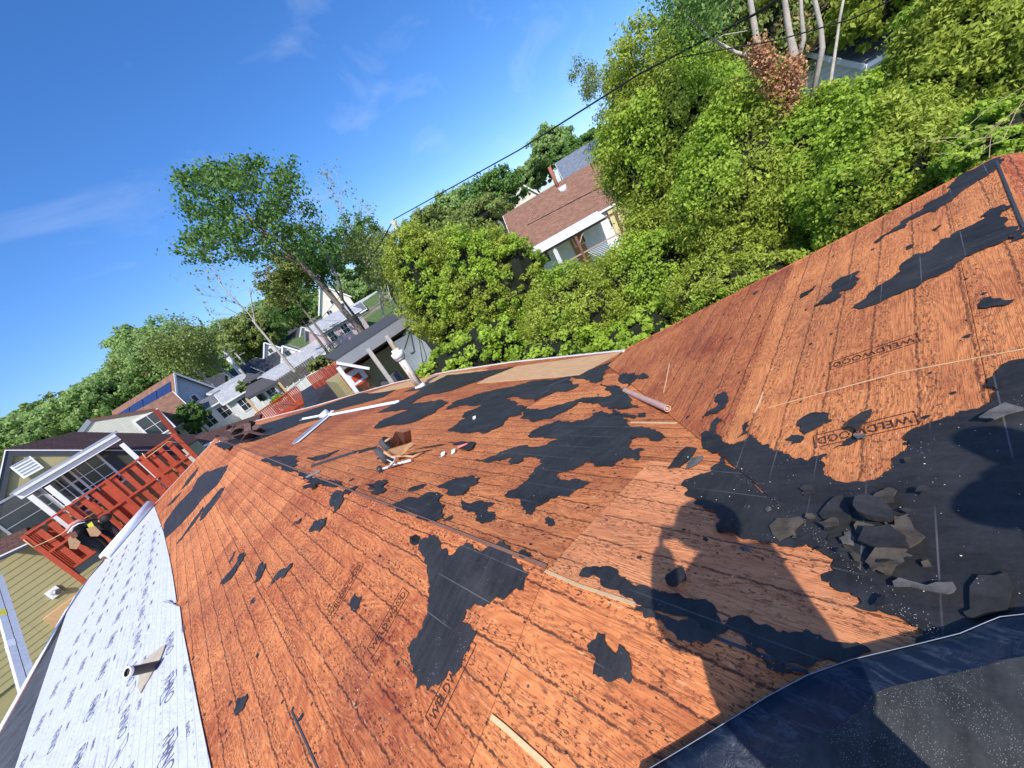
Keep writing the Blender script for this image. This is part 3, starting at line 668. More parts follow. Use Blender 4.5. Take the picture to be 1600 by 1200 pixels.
roofpiece('tar_lump','black granular tar lump beside the lit triangle in the shadow','tar lump',FB,[(1044,906),(1057,899),(1072,901),(1074,913),(1057,921),(1045,916)],M_SHG,.012,.03,None,.02,14)
roofpiece('tar_lump','oblong black tar lump at the top edge of the photographer shadow','tar lump',FB,[(1120,829),(1133,821),(1150,826),(1147,838),(1125,834)],M_SHG,.012,.03,None,.02,15)
roofpiece('shingle_fragment','dark rectangular shingle piece on the plywood near the rolled strip','shingle',FB,[(1043,733),(1054,718),(1060,712),(1074,702),(1090,705),(1078,720),(1062,731)],M_SHG,.012,.006,None,.02,16)
roofpiece('shingle_fragment','light grey shingle sliver beside the dark rectangular piece','shingle',FB,[(1071,733),(1080,719),(1101,717),(1090,727)],M_SHG3,.02,.005,None,.02,17)
roofpiece('shingle_fragment','black shingle scrap lying over the printed box on the cross gable','shingle',FC,[(1327,672),(1340,657),(1365,644),(1355,660),(1342,677)],M_SHG,.016,.01,None,.03,18)
roofpiece('shingle_fragment','tiny pale shingle chip under the black scrap on the printed box','shingle',FC,[(1335,684),(1340,679),(1353,680),(1350,687),(1340,687)],M_SHG3,.014,.006,None,.01,19)
roofpiece('shingle_fragment','small black shingle scrap beside the pink marker on the far slope','shingle',FB,[(717,703),(728,697),(735,691),(743,692),(738,703),(729,706)],M_SHG,.012,.008,None,.02,20)
roofpiece('shingle_fragment','pale grey flake among the grit of the valley','shingle',FB,[(1196,798),(1202,793),(1206,799),(1200,803)],M_SHG3,.014,.006,None,.01,21)
rgd=random.Random(31)
for k in range(26):
    cx_,cy_=rgd.choice([(1290,835),(1330,850),(1380,870),(1250,800),(1420,900),(1350,820),(1370,800),(1400,840),(1310,800),(1440,760),(1230,850)])
    cx_+=rgd.gauss(0,28); cy_+=rgd.gauss(0,20); n_=rgd.choice((3,4,4,5)); a0=rgd.random()*6; rr_=rgd.uniform(5,15)
    pp=[(cx_+rr_*rgd.uniform(.6,1.3)*math.cos(a0+6.283*q/n_)*1.3,cy_+rr_*rgd.uniform(.5,1.)*math.sin(a0+6.283*q/n_)*.8) for q in range(n_)]
    F_=FC if (cx_-1125)*(990-715)-(cy_-715)*(1450-1125)>0 else FB
    roofpiece('shingle_bit','small broken shingle bit scattered in and around the rubble pile','shingle',F_,pp,rgd.choice([M_SHG,M_SHG2,M_FELT,M_SHG3]),.018+.0012*k,.004,'small broken shingle bits around the rubble pile',.015,60+k)
def flecks(F,box,n,seed):
    rg=random.Random(seed); b=MB()
    for k in range(n):
        x=rg.uniform(box[0],box[2]); y=rg.uniform(box[1],box[3]); l=F.px(x,y); 
        if not inside(l,[p for p in {id(FA):regA,id(FB):regB,id(FC):regC}[id(F)]]): continue
        n_=rg.choice((4,5,6)); r=rg.uniform(.006,.032)*(1 if rg.random()<.8 else 2.)*min(1.3,max(.16,(F.W(l).length-1.2)/4)); a0=rg.random()*6; st=rg.uniform(.35,1.)
        b.prism(ccw(torn([(l[0]+r*rg.uniform(.5,1.2)*math.cos(a0+6.283*q/n_)*st,l[1]+r*rg.uniform(.5,1.2)*math.sin(a0+6.283*q/n_)) for q in range(n_)],rg,.02,1)),0,.001)
    o=b.build('felt_flecks',M_FELT,house,F.at(.0022)); o['kind']='stuff'
flecks(FA,(250,700,1100,1190),150,1); flecks(FB,(420,600,1300,960),200,2); flecks(FC,(1000,300,1600,720),90,3)
# rolled strip
a=FC.W(FC.px(977,611,.03),.035); c=FC.W(FC.px(1045,641,.03),.05)
ro=thing('rolled_strip','pinkish tan rolled strip lying at the foot of the cross gable','roll',tuple((a+c)/2))
b=MB(); b.tube([a,c],.032,18,False); b.tube([c,a],.026,18,False); dd=(c-a).normalized()
e1=dd.orthogonal().normalized(); e2=dd.cross(e1)
for P in (a,c):
    b.add([P+(e1*math.cos(k*math.pi/9)+e2*math.sin(k*math.pi/9))*.032 for k in range(18)]+[P+(e1*math.cos(k*math.pi/9)+e2*math.sin(k*math.pi/9))*.026 for k in range(18)],[(k,(k+1)%18,18+(k+1)%18,18+k) for k in range(18)])
b.build('outer_layer',plain('kraft',(.52,.33,.27),.7),ro,Matrix.Identity(4))
MB().tube([c-dd*.01,a],.016,12,True).build('inner_layer',plain('kraft_in',(.45,.28,.2),.8),ro,Matrix.Identity(4))
# white metal drip-edge lengths
def lpiece(F,p,q,label,wid=.09):
    a=F.px(*p,.02); c=F.px(*q,.02); b=MB(); b.bar((a[0],a[1],0),(c[0],c[1],0),wid,.004); 
    d=Vector((c[0]-a[0],c[1]-a[1],0)).normalized(); n=Vector((-d.y,d.x,0))*(wid/2)
    b.bar((a[0]+n.x,a[1]+n.y,.02),(c[0]+n.x,c[1]+n.y,.02),.004,.045)
    tag(b.build('drip_edge_length',M_WMET,None,F.at(.022)),label,'metal trim')
lpiece(FB,(470,656),(508,649),'short white metal trim length left of the crossing point',.12)
lpiece(FB,(507,651),(621,629),'long white metal trim length pointing towards the vent pipe',.12)
lpiece(FB,(463,692),(518,646),'white metal trim length lying crosswise towards the ridge',.14)
P=FB.W(FB.px(507,649,.05),.05); vc=thing('metal_cap','crumpled small white metal vent cap where the trim lengths meet','vent cap',tuple(P))
MB().tube([P+Vector((-.12,0,0)),P+Vector((.15,.05,.05))],[.11,.09],12).build('collar',M_WMET,vc,Matrix.Identity(4))
MB().box((P.x+.02,P.y-.15,P.z-.04),(P.x+.28,P.y+.12,P.z-.02)).build('flange',M_WMET,vc,Matrix.Identity(4))
# galvanised vent pipe by the eave
P=FB.W(FB.px(657,605),0); k=mpp(P); H=(Vector((657-621,605-545,0)).length)*k*1.0
vp=thing('flue_pipe','tall rusty white flue pipe with collar near the far eave','vent pipe',tuple(P))
def rusty():
    m,N,b=newmat('rusty_pipe'); g=N.n('TexCoord').outputs['Object']; sx=N.n('SeparateXYZ'); N.L(g,sx.inputs[0])
    f=N.noise(N.mapv(g,(9,9,2.2)),1.,5,.65); f=N.ramp(N.math('SUBTRACT',f,N.math('MULTIPLY',N.math('ADD',sx.outputs[2],3.1),.11)),.40,.50)
    N.L(N.mix(f,(.66,.62,.55),(.42,.13,.04)),b.inputs['Base Color']); b.inputs['Roughness'].default_value=.6; return m
M_RUST=rusty(); rp=.115
MB().tube([P-Vector((0,0,.1)),P+Vector((0,0,H))],rp,20).build('pipe',M_RUST,vp,Matrix.Identity(4))
MB().tube([P+Vector((0,0,H*.80)),P+Vector((0,0,H*.93)),P+Vector((0,0,H*.935))],[rp*1.55,rp*1.6,rp*1.1],20).build('collar',M_WHT,vp,Matrix.Identity(4))
MB().tube([P+Vector((0,0,H*.74)),P+Vector((0,0,H*.79))],[rp*1.15,rp*1.5],20).build('band',M_GRY,vp,Matrix.Identity(4))
MB().tube([P+Vector((0,0,-.05)),P+Vector((0,0,.1))],[rp*1.9,rp*1.15],20).build('boot',M_WMET,vp,Matrix.Identity(4))
l0=FB.px(657,605); MB().prism([(l0[0]-.35,l0[1]-.45),(l0[0]+.35,l0[1]-.45),(l0[0]+.35,l0[1]+.45),(l0[0]-.35,l0[1]+.45)],.012,.02).build('flange',M_CHAR,vp,FB.at(0))
# tool belt with hammer
P=FB.W(FB.px(618,712,.0),0.); k=mpp(P)
tb=thing('tool_belt','brown leather tool belt with upright pouch left on the far slope','tool belt',tuple(P))
def PX(x,y,h):  # point above far slope where pixel ray reaches height h over it
    return FB.W(FB.px(x,y,h),h)
b=MB(); b.slab([PX(610,705,.1),PX(634,699,.1),PX(630,676,.46),PX(618,674,.48),PX(610,690,.3)],(.05,-.10,0)); b.build('pouch',M_SUEDE,tb,Matrix.Identity(4))
b=MB(); b.slab([PX(603,712,.08),PX(625,712,.08),PX(640,696,.22),PX(636,694,.24),PX(606,703,.2)],(.02,-.1,.02)); b.build('pouch',M_LEATH,tb,Matrix.Identity(4))
b=MB(); q=PX(598,712,.1); b.tube([q+Vector((-.05,0,0)),q+Vector((.03,-.02,.0))],.13,14); b.build('holder',M_DGRY,tb,Matrix.Identity(4))
b=MB(); q=PX(603,697,.2); b.tube([q,q+Vector((.05,-.04,.02))],.11,14); b.build('holder',M_DGRY,tb,Matrix.Identity(4))
b=MB(); b.tube([PX(600,706,.2),PX(612,714,.1),PX(630,712,.06),PX(645,714,.03),PX(660,707,.02)],.018,6); b.tube([PX(598,694,.2),PX(604,688,.3),PX(612,684,.3)],.016,6); b.build('strap',M_LEATH,tb,Matrix.Identity(4))
b=MB(); b.tube([PX(607,730,.03),PX(614,722,.12),PX(618,716,.12),PX(612,714,.14)],.012,6); b.tube([PX(609,729,.03),PX(615,724,.08),PX(605,718,.1)],.01,6); b.build('hammer_loop',M_ALU,tb,Matrix.Identity(4))
hm=thing('hammer','steel hammer with long pale handle lying in front of the tool belt','hammer',tuple(PX(615,728,0)))
MB().tube([PX(597,733,.03),PX(620,725,.03),PX(643,719,.03)],[.014,.016,.02],8).build('handle',M_ALU,hm,Matrix.Identity(4))
MB().tube([PX(592,731,.05),PX(595,736,.02)],[.035,.03],10).build('head',M_CHAR,hm,Matrix.Identity(4))
mk=MB(); mk.tube([PX(716,699,.02),PX(731,694,.02)],.02,8); tag(mk.build('marker',plain('pink',(.75,.18,.16),.5)),'pink marker lying by a black scrap on the far slope','marker')
for (x,y,lab) in ((692,711,'crumpled white paper scrap nearest the tool belt'),(708,707,'flat white paper scrap beside the pink marker'),(741,654,'white paper scrap on the upper dark felt'),(1075,719,'white sliver on the dark rectangular shingle')):
    q=PX(x,y,.01); s=.035 if x<1000 else .012
    b=MB(); b.add([q+Vector((-s,0,.0)),q+Vector((0,-s*1.3,.01)),q+Vector((s*1.4,0,.02)),q+Vector((.2*s,s,.0)),q+Vector((0,0,s*1.1))],[(0,1,4),(1,2,4),(2,3,4),(3,0,4)]); tag(b.build('paper_scrap',M_WHT),lab,'scrap')
for (p,q,l) in (((857,603),(888,592),'dark metal bar lying on the upper felt'),((843,617),(857,611),'pale stick lying below the dark metal bar'),((487,728),(555,706),'dark board offcut on the left of the far slope'),((478,746),(499,736),'grey shingle strip near the ridge line')):
    b=MB(); b.bar(PX(*p,.015),PX(*q,.015),.05 if 'board' in l or 'strip' in l else .02,.02); tag(b.build('offcut',M_CHAR if 'dark' in l else M_GRY),l,'offcut')
# heap of torn shingles at the far end
rg=random.Random(4); b=MB()
for k in range(46):
    q=PX(356+rg.random()*45,687-rg.random()*4-0.15*rg.random()*45,.05); q=q+Vector((rg.uniform(-.2,.2),rg.uniform(-.3,.3),rg.uniform(0,.25)))
    u=Vector((rg.uniform(-1,1),rg.uniform(-1,1),rg.uniform(-.5,.5))).normalized()*.3; v=Vector((rg.uniform(-1,1),rg.uniform(-1,1),rg.uniform(-.5,.8))).normalized()*.12
    b.slab([q-u-v,q+u-v,q+u+v,q-u+v],(0,0,.02))
tag(b.build('torn_shingle_heap',plain('torn_brown',(.10,.055,.045),.8,0,.5)),'low heap of torn brown shingles at the far end of the roof','debris heap')['kind']='stuff'

# ================================================================= ICE-AND-WATER ROLL in front of the feet
edge=[(1000,1212),(1060,1176),(1110,1146),(1200,1090),(1262,1057),(1330,1033),(1385,1020),(1440,1007),(1500,992),(1545,973),(1563,966),(1600,962),(1680,955),(1800,945)]
inner=[(1150,1230),(1190,1200),(1235,1172),(1300,1140),(1345,1110),(1362,1084),(1395,1072),(1440,1063),(1500,1050),(1540,1040),(1565,1032),(1585,1028),(1680,1015),(1800,1000)]
far_=[(1500,1500)]*14
def rowpts(pl,off): return [onRoof(x,y,off) for x,y in pl]
e0=rowpts(edge,.06); i0=rowpts(inner,.05)
rows=[]
ctr=Vector((1.0,-1.0,0))
tuck=[]; lip=[]; lip2=[]; b1=[]; b2=[]
for a,c in zip(e0,i0):
    d=(c-a); d.z=0; d.normalize()
    lip2.append(a+d*.0+Vector((0,0,.006))); tuck.append(a+d*.03-Vector((0,0,.10))); lip.append(a-d*.012-Vector((0,0,.012)))
    b1.append(a.lerp(c,.3)+Vector((0,0,.012))); b2.append(a.lerp(c,.65)+Vector((0,0,.004)))
far1=rowpts([(x+25,y+70) for x,y in inner],.05); far2=rowpts([(x+60,y+200) for x,y in inner],.05); far3=rowpts([(x+110,y+480) for x,y in inner],.05)
roll=thing('roofing_membrane','dark granulated roofing membrane with glossy blue film edge at the bottom right','roofing membrane',tuple(i0[8]))
def grid(rows,name,mat,parent):
    b=MB(); n=len(rows[0]); vs=[p for r in rows for p in r]
    fs=[(i*n+k,i*n+k+1,(i+1)*n+k+1,(i+1)*n+k) for i in range(len(rows)-1) for k in range(n-1)]
    b.add(vs,fs,True); return b.build(name,mat,parent,Matrix.Identity(4))
def film():
    m,N,b=newmat('blue_film'); g=N.n('TexCoord').outputs['Object']
    f=N.noise(N.mapv(g,(30,6,30)),1.,6,.75,.6); k=N.ramp(f,.50,.72)
    N.L(N.mix(k,(.004,.009,.022),(.045,.06,.09)),b.inputs['Base Color']); b.inputs['Roughness'].default_value=.38; b.inputs['Specular IOR Level'].default_value=.4
    bp=N.n('Bump'); bp.inputs['Strength'].default_value=.5; bp.inputs['Distance'].default_value=.01; N.L(N.noise(g,14,4,.6,.8),bp.inputs['Height']); N.L(bp.outputs[0],b.inputs['Normal']); return m
M_FILM=film(); M_GRAN=felt('membrane_granules',(.030,.032,.032),1.,False,.7,260,.40)
grid([tuck,lip,lip2,b1,b2,i0],'film_edge',M_FILM,roll)
MB().tube([p+Vector((0,0,.002)) for p in lip2],.0012,6,False).build('film_edge_highlight',plain('painted_highlight',(.20,.24,.32),.3),roll,Matrix.Identity(4))  # pale strip painting the highlight along the film's edge
grid([[p+Vector((0,0,.001)) for p in i0],far1,far2,far3],'granulated_surface',M_GRAN,roll)

exec_rest=True
# ================================================================= PEOPLE
def skin_body(name,joints,bones,mat,parent,sub=1):
    """joints: {key:(pos,rx)}; first key is the root; one continuous skinned surface"""
    keys=list(joints); me=bpy.data.meshes.new(name)
    me.from_pydata([joints[k][0] for k in keys],[(keys.index(a),keys.index(b)) for a,b in bones],[])
    o=link(name,me,mat,parent,Matrix.Identity(4))
    sk=o.modifiers.new('skin','SKIN'); sk.use_smooth_shade=True
    for i,k in enumerate(keys):
        r=joints[k][1]; r=r if isinstance(r,tuple) else (r,r)
        me.skin_vertices[0].data[i].radius=r
    me.skin_vertices[0].data[0].use_root=True
    s=o.modifiers.new('subd','SUBSURF'); s.levels=sub; s.render_levels=sub
    return o
def shadow_pt(px,py,z):
    s=onRoof(px,py,0.); t=(z-s.z)/SUN.z; return s+SUN*t
# photographer: stands behind the lens, only his shadow is in the picture
def person_photographer():
    root=thing('person','person in dark clothes standing at the near ridge and holding up a phone','person',(0,0,-1.78))
    H=shadow_pt
    hip=H(1222,1085,-.86); chest=H(1168,945,-.34); neck=H(1145,885,-.12); shl=H(1196,905,-.22); shr=H(1096,935,-.26)
    elr=H(1045,1003,-.36); har=H(1034,850,-.05); ell=H(1235,1000,-.45); hal=H(1222,1060,-.7)
    J={'pelvis':(hip,(.24,.20)),'chest':(chest,(.26,.22)),'neck':(neck,.10),'shl':(shl,.19),'shr':(shr,.16),'elr':(elr,.085),'har':(har,.05),'ell':(ell,.06),'hal':(hal,.04)}
    f1=Vector((-.12,-.35,-1.84)); f2=Vector((.25,-.5,-1.72)); 
    J['hl']=(hip+Vector((-.09,0,-.05)),.11); J['hr']=(hip+Vector((.09,0,-.05)),.11)
    J['kl']=((J['hl'][0]+f1)/2+Vector((0,.04,0)),.075); J['kr']=((J['hr'][0]+f2)/2+Vector((0,.04,0)),.075); J['fl']=(f1+Vector((0,0,.08)),.05); J['fr']=(f2+Vector((0,0,.08)),.05)
    J['tl']=(f1+Vector((.02,.16,.05)),.04); J['tr']=(f2+Vector((.02,.16,.05)),.04)
    skin_body('body',J,[('pelvis','chest'),('chest','neck'),('chest','shl'),('chest','shr'),('shr','elr'),('elr','har'),('shl','ell'),('ell','hal'),('pelvis','hl'),('pelvis','hr'),('hl','kl'),('hr','kr'),('kl','fl'),('kr','fr'),('fl','tl'),('fr','tr')],M_CLOTH,root,1)
    hc=H(1108,828,.03)
    b=MB(); b.tube([neck,hc+Vector((0,0,-.10)),hc,hc+Vector((0,0,.09)),hc+Vector((0,0,.125))],[.08,.09,.125,.12,.05],14); b.build('head',M_SKIN,root,Matrix.Identity(4))
    b=MB(); b.tube([hc+Vector((0,0,.04)),hc+Vector((0,0,.05)),hc+Vector((0,0,.12)),hc+Vector((0,0,.15))],[.165,.14,.12,.05],16); b.build('cap',M_CLOTH,root,Matrix.Identity(4))
    # fingers closed on the phone
    for k in range(4):
        q=har+SR*(-.015+.0*k)+SU*(-.02+.02*k); MB().tube([har,q-FW*.01,q-FW*.0+SR*.02],[.010,.009,.007],6).build('finger',M_SKIN,root,Matrix.Identity(4))
    ph=thing('phone','dark phone held up by the photographer','phone',tuple(-FW*.02))
    b=MB(); c=-FW*.03+SR*.055-SU*.0; 
    b.slab([c-SR*.075-SU*.036,c+SR*.075-SU*.036,c+SR*.075+SU*.036,c-SR*.075+SU*.036],-FW*.008); b.build('phone_body',M_CHAR,ph,Matrix.Identity(4))
person_photographer()
# unseen figure, added right of the frame to cast the shadow on the felt
def shadow_figure_right():
    H=shadow_pt; hip=H(1740,800,-.75); chest=H(1680,780,-.30); neck=H(1690,740,-.1)
    root=thing('person','unseen dark figure added beyond the right edge to cast a shadow on the felt','person',(hip.x,hip.y,-1.65))
    J={'pelvis':(hip,(.17,.15)),'chest':(chest,(.17,.14)),'neck':(neck,.07),'sh1':(H(1590,775,-.3),.11),'el1':(H(1500,810,-.4),.05),'sh2':(H(1750,745,-.2),.08),'el2':(H(1780,800,-.5),.055)}
    k1=Vector((hip.x-.05,hip.y+.28,hip.z-.35)); k2=k1+Vector((.25,0,0)); f1=Vector((k1.x,k1.y-.2,-1.55)); f2=f1+Vector((.25,0,0))
    for n,p,r in (('k1',k1,.08),('k2',k2,.08),('f1',f1,.055),('f2',f2,.055)): J[n]=(p,r)
    skin_body('body',J,[('pelvis','chest'),('chest','neck'),('chest','sh1'),('chest','sh2'),('sh1','el1'),('sh2','el2'),('pelvis','k1'),('pelvis','k2'),('k1','f1'),('k2','f2')],M_CLOTH,root)
    hc=neck+Vector((0,0,.17)); MB().tube([neck,hc-Vector((0,0,.08)),hc,hc+Vector((0,0,.1)),hc+Vector((0,0,.13))],[.05,.07,.09,.08,.03],14).build('head',M_SKIN,root,Matrix.Identity(4))
shadow_figure_right()

# worker bending over the roll at the eave
def worker():
    R0=22.3; q=lambda x,y,dr=0.:onR(x,y,R0+dr)
    root=thing('person','roofer in black clothes bent over the white roll with a tan tool belt','person',tuple(q(170,876)))
    hip=q(119,832); mid=q(130,819); chest=q(146,812,-.1); neck=q(157,815,-.3)
    J={'pelvis':(hip,(.27,.24)),'mid':(mid,(.24,.22)),'chest':(chest,(.27,.24)),'neck':(neck,.11),
       'sa':(q(158,818,-.2),.16),'ea':(q(176,825,-.4),.12),'wa':(q(187,834,-.6),.08),'ha':(q(191,839,-.7),.07),
       'sb':(q(150,821,.4),.15),'eb':(q(166,832,.2),.11),'wb':(q(179,841,-.3),.07),
       'ta':(q(122,838,-.2),.22),'ka':(q(146,849,-.4),.17),'fa':(q(167,866,-.2),.11),'oa':(q(174,870,-.6),.10),
       'tb':(q(126,830,.5),.21),'kb':(q(152,841,.5),.16),'fb':(q(172,858,.3),.11),'ob':(q(181,860,0),.10)}
    skin_body('body',J,[('pelvis','mid'),('mid','chest'),('chest','neck'),('chest','sa'),('sa','ea'),('ea','wa'),('wa','ha'),('chest','sb'),('sb','eb'),('eb','wb'),('pelvis','ta'),('ta','ka'),('ka','fa'),('fa','oa'),('pelvis','tb'),('tb','kb'),('kb','fb'),('fb','ob')],M_CLOTH,root,1)
    h=q(163,811,-.4); u=(h-neck).normalized()
    MB().tube([neck,neck+u*.1,h,h+u*.14,h+u*.2],[.09,.11,.14,.12,.04],14).build('head',M_SKIN,root,Matrix.Identity(4))
    MB().tube([h-u*.04,h+u*.1,h+u*.19,h+u*.23],[.155,.15,.12,.04],14).build('hair',plain('dark_hair',(.02,.014,.012),.7),root,Matrix.Identity(4))
    # waistband: striped belt round the hips, pouches hanging
    b=MB(); b.tube([q(104,829,-.25),q(111,820,-.3),q(121,814,-.3),q(132,812,-.3)],.05,8); b.build('belt',plain('belt_pink',(.62,.30,.26),.6),root,Matrix.Identity(4))
    b=MB(); b.tube([q(106,833,-.35),q(113,824,-.38),q(123,818,-.38),q(133,816,-.38)],.025,8); b.build('belt_stripe',M_WHT,root,Matrix.Identity(4))
    def pouch(pts,mat,nm='pouch'):
        MB().slab([q(x,y,-.45) for x,y in pts],-ray(130,835)*.22).build(nm,mat,root,Matrix.Identity(4))
    pouch([(106,842),(112,836),(126,847),(120,858),(109,857)],M_LEATH); pouch([(135,826),(148,822),(158,832),(153,838),(141,838)],M_LEATH)
    pouch([(108,833),(118,830),(122,838),(112,843)],M_SUEDE); pouch([(136,820),(143,815),(147,822),(140,826)],M_YEL,'tape_measure')
    # thumbs and fingers on the roll
    for k in range(4): MB().tube([q(190,838,-.75),q(193+k*.8,840+k*.6,-.85),q(194+k*.8,843+k*.6,-.8)],[.035,.03,.022],6).build('finger',M_SKIN,root,Matrix.Identity(4))
    for key in ('oa','ob'):
        p=J[key][0]; MB().tube([p+Vector((0,.15,.02)),p,p+Vector((.0,-.28,-.02))],[.12,.13,.09],10).build('boot',M_SUEDE,root,Matrix.Identity(4))
worker()
# the roll itself
a=FA.W(FA.px(238,788,.1),.16); c=FA.W(FA.px(166,872,.1),.16)
rl=thing('underlayment_roll','white roll of underlayment at the far eave that the roofer holds','roll',tuple((a+c)/2))
MB().tube([a,c],.17,20).build('roll_body',M_WMET,rl,Matrix.Identity(4))
MB().tube([a+(a-c).normalized()*.05,a],.07,12).build('core',M_SUEDE,rl,Matrix.Identity(4)); MB().tube([c+(c-a).normalized()*.05,c],.07,12).build('core',M_SUEDE,rl,Matrix.Identity(4))

# ================================================================= FACADE TOOL
class Fac:
    """vertical plane: local x along, z up, y away from us"""
    def __init__(f,px,py,R,azdeg):
        f.p=onR(px,py,R); b=R_(azdeg+HEAD); f.t=Vector((math.sin(b),math.cos(b),0)); f.n=Vector((-f.t.y,f.t.x,0))
        if f.n.dot(f.p)<0: f.n=-f.n
        if f.t.cross(Vector((0,0,1))).dot(f.n)>0: pass
        f.o=Vector((f.p.x,f.p.y,0))
        f.m=Matrix(((f.t.x,f.n.x,0,f.o.x),(f.t.y,f.n.y,0,f.o.y),(0,0,1,0),(0,0,0,1)))
    def __call__(f,px,py,dy=0.):
        d=ray(px,py); k=(f.n.dot(f.o)+dy)/f.n.dot(d); q=d*k; return ((q-f.o).dot(f.t),q.z)
    def P(f,px,py,dy=0.):
        x,z=f(px,py,dy); return Vector((x,dy,z))
def poly_xz(pts,y0,y1):
    n=len(pts)
    a=sum(pts[i][0]*pts[(i+1)%n][1]-pts[(i+1)%n][0]*pts[i][1] for i in range(n))
    if a<0: pts=pts[::-1]
    b=MB(); vs=[(x,y0,z) for x,z in pts]+[(x,y1,z) for x,z in pts]
    b.add(vs,[tuple(range(n)),tuple(range(n,2*n))[::-1]]+[(i,n+i,n+(i+1)%n,(i+1)%n) for i in range(n)]); return b
def window(par,M,x0,z0,x1,z1,y,nx=2,nz=2,fw=.09,frame=None,glass=None,flap=None):
    frame=frame or M_WHT; glass=glass or M_GLS
    f=MB(); f.box((x0-fw,y-.05,z0-fw),(x1+fw,y+.02,z0)); f.box((x0-fw,y-.05,z1),(x1+fw,y+.02,z1+fw)); f.box((x0-fw,y-.05,z0),(x0,y+.02,z1)); f.box((x1,y-.05,z0),(x1+fw,y+.02,z1))
    fo=f.build('window',frame,par,M)
    g=MB(); g.box((x0,y-.015,z0),(x1,y+.01,z1)); 
    go=link('pane',g.mesh('pane'),glass,None,M); go.parent=fo; go.matrix_parent_inverse=M.inverted()
    m=MB()
    for i in range(1,nx): x=x0+(x1-x0)*i/nx; m.box((x-.018,y-.035,z0),(x+.018,y-.016,z1))
    for i in range(1,nz): z=z0+(z1-z0)*i/nz; m.box((x0,y-.037,z-.018),(x1,y-.0165,z+.018))
    if m.v:
        mo=link('glazing_bar',m.mesh('glazing_bar'),frame,None,M); mo.parent=fo; mo.matrix_parent_inverse=M.inverted()
    return fo

# ================================================================= OLIVE HOUSE
F1=Fac(20,1050,28.0,50)
oh=thing('olive_house','olive green sided house with charcoal trim behind the red deck','house',tuple(F1.m@Vector((5,3,GZ))))
apex=F1(10,704); rr=F1(285,704); ll=F1(-24,860)
x1w=rr[0]-.3
wallp=[(ll[0]-1.,GZ-1),(x1w,GZ-1),(x1w,rr[1]),(apex[0],apex[1]-.25),(ll[0],ll[1]-.25),(ll[0]-1.,ll[1]-.25)]
poly_xz(wallp,.06,7).build('wall',M_OLV,oh,F1.m)
# siding planks one by one
zlow=F1(-30,885)[1]-.2
poly_xz([(ll[0]-9,GZ-1),(ll[0]-1.01,GZ-1),(ll[0]-1.01,zlow),(ll[0]-9,zlow)],.06,6).build('wall',M_OLV,oh,F1.m)
z=-5.6
while z<zlow-.27:
    MB().add([(ll[0]-9,-.022,z),(ll[0]-1.005,-.022,z),(ll[0]-1.005,-.002,z+.27),(ll[0]-9,-.002,z+.27),(ll[0]-9,.06,z),(ll[0]-1.005,.06,z)],[(0,1,2,3),(0,4,5,1)]).build('siding_plank',M_OLV,oh,F1.m); z+=.27
reg=[(p[0],p[1]) for p in wallp]; pit=.27; z=-5.6
while z<apex[1]:
    r=clip([(ll[0]-1.,z),(x1w,z),(x1w,z+pit),(ll[0]-1.,z+pit)],[wallp[0],wallp[1],wallp[2],wallp[3],wallp[4],wallp[5]])
    if len(r)>2:
        zz0=min(p[1] for p in r); xa=min(p[0] for p in r); xb=max(p[0] for p in r)
        if xb-xa>.3:
            xt=[p[0] for p in r if p[1]>zz0+pit*.6] or [xa,xb]
            b=MB(); t0,t1=min(xt),max(xt)
            b.add([(xa,-.022,zz0),(xb,-.022,zz0),(t1,-.002,zz0+pit),(t0,-.002,zz0+pit),(xa,.06,zz0),(xb,.06,zz0)],[(0,1,2,3),(0,4,5,1)]); b.build('siding_plank',M_OLV,oh,F1.m)
    z+=pit
rd=Vector((1.6,5.2,-.35))
def rafter(a,b,w=.22,mat=M_CHAR,nm='rake_board',y=-.07,t=.04):
    MB().add([(a[0],y,a[1]),(b[0],y,b[1]),(b[0],y,b[1]-w),(a[0],y,a[1]-w),(a[0],y+t,a[1]),(b[0],y+t,b[1]),(b[0],y+t,b[1]-w),(a[0],y+t,a[1]-w)],[(0,1,2,3),(7,6,5,4),(0,4,5,1),(3,2,6,7),(0,3,7,4),(1,5,6,2)]).build(nm,mat,oh,F1.m)
rafter(apex,rr,.30); rafter(apex,ll,.34)
rafter((apex[0],apex[1]+.05),(rr[0],rr[1]+.05),.055,M_WHT,'drip_edge',-.11,.03); rafter((apex[0],apex[1]+.05),(ll[0],ll[1]+.05),.055,M_WHT,'drip_edge',-.11,.03)
# roof slopes
a3=Vector((apex[0],-.09,apex[1]+.05)); r3=Vector((rr[0],-.09,rr[1]+.05)); l3=Vector((ll[0],-.09,ll[1]+.05))
MB().slab([a3,r3,r3+rd,a3+rd],(0,0,.05)).build('roof',S_DBR,oh,F1.m); MB().slab([a3,l3,l3+rd,a3+rd],(0,0,.05)).build('roof',S_DBR,oh,F1.m)
# gable vent
v0=F1(30,731); v1=F1(55,729); vc=((v0[0]+v1[0])/2,(v0[1]+v1[1])/2); s=.34
g=poly_xz([(vc[0]-s,vc[1]-s),(vc[0]+s,vc[1]-s),(vc[0]+s,vc[1]+s),(vc[0]-s,vc[1]+s)],-.07,-.03).build('gable_vent',M_WHT,oh,F1.m)
b=MB()
for k in range(5): b.box((vc[0]-s*.8,-.085,vc[1]-s*.7+k*.13),(vc[0]+s*.8,-.071,vc[1]-s*.7+k*.13+.05))
o=link('louvre',b.mesh('louvre'),M_GRY,None,F1.m); o.parent=g; o.matrix_parent_inverse=F1.m.inverted()
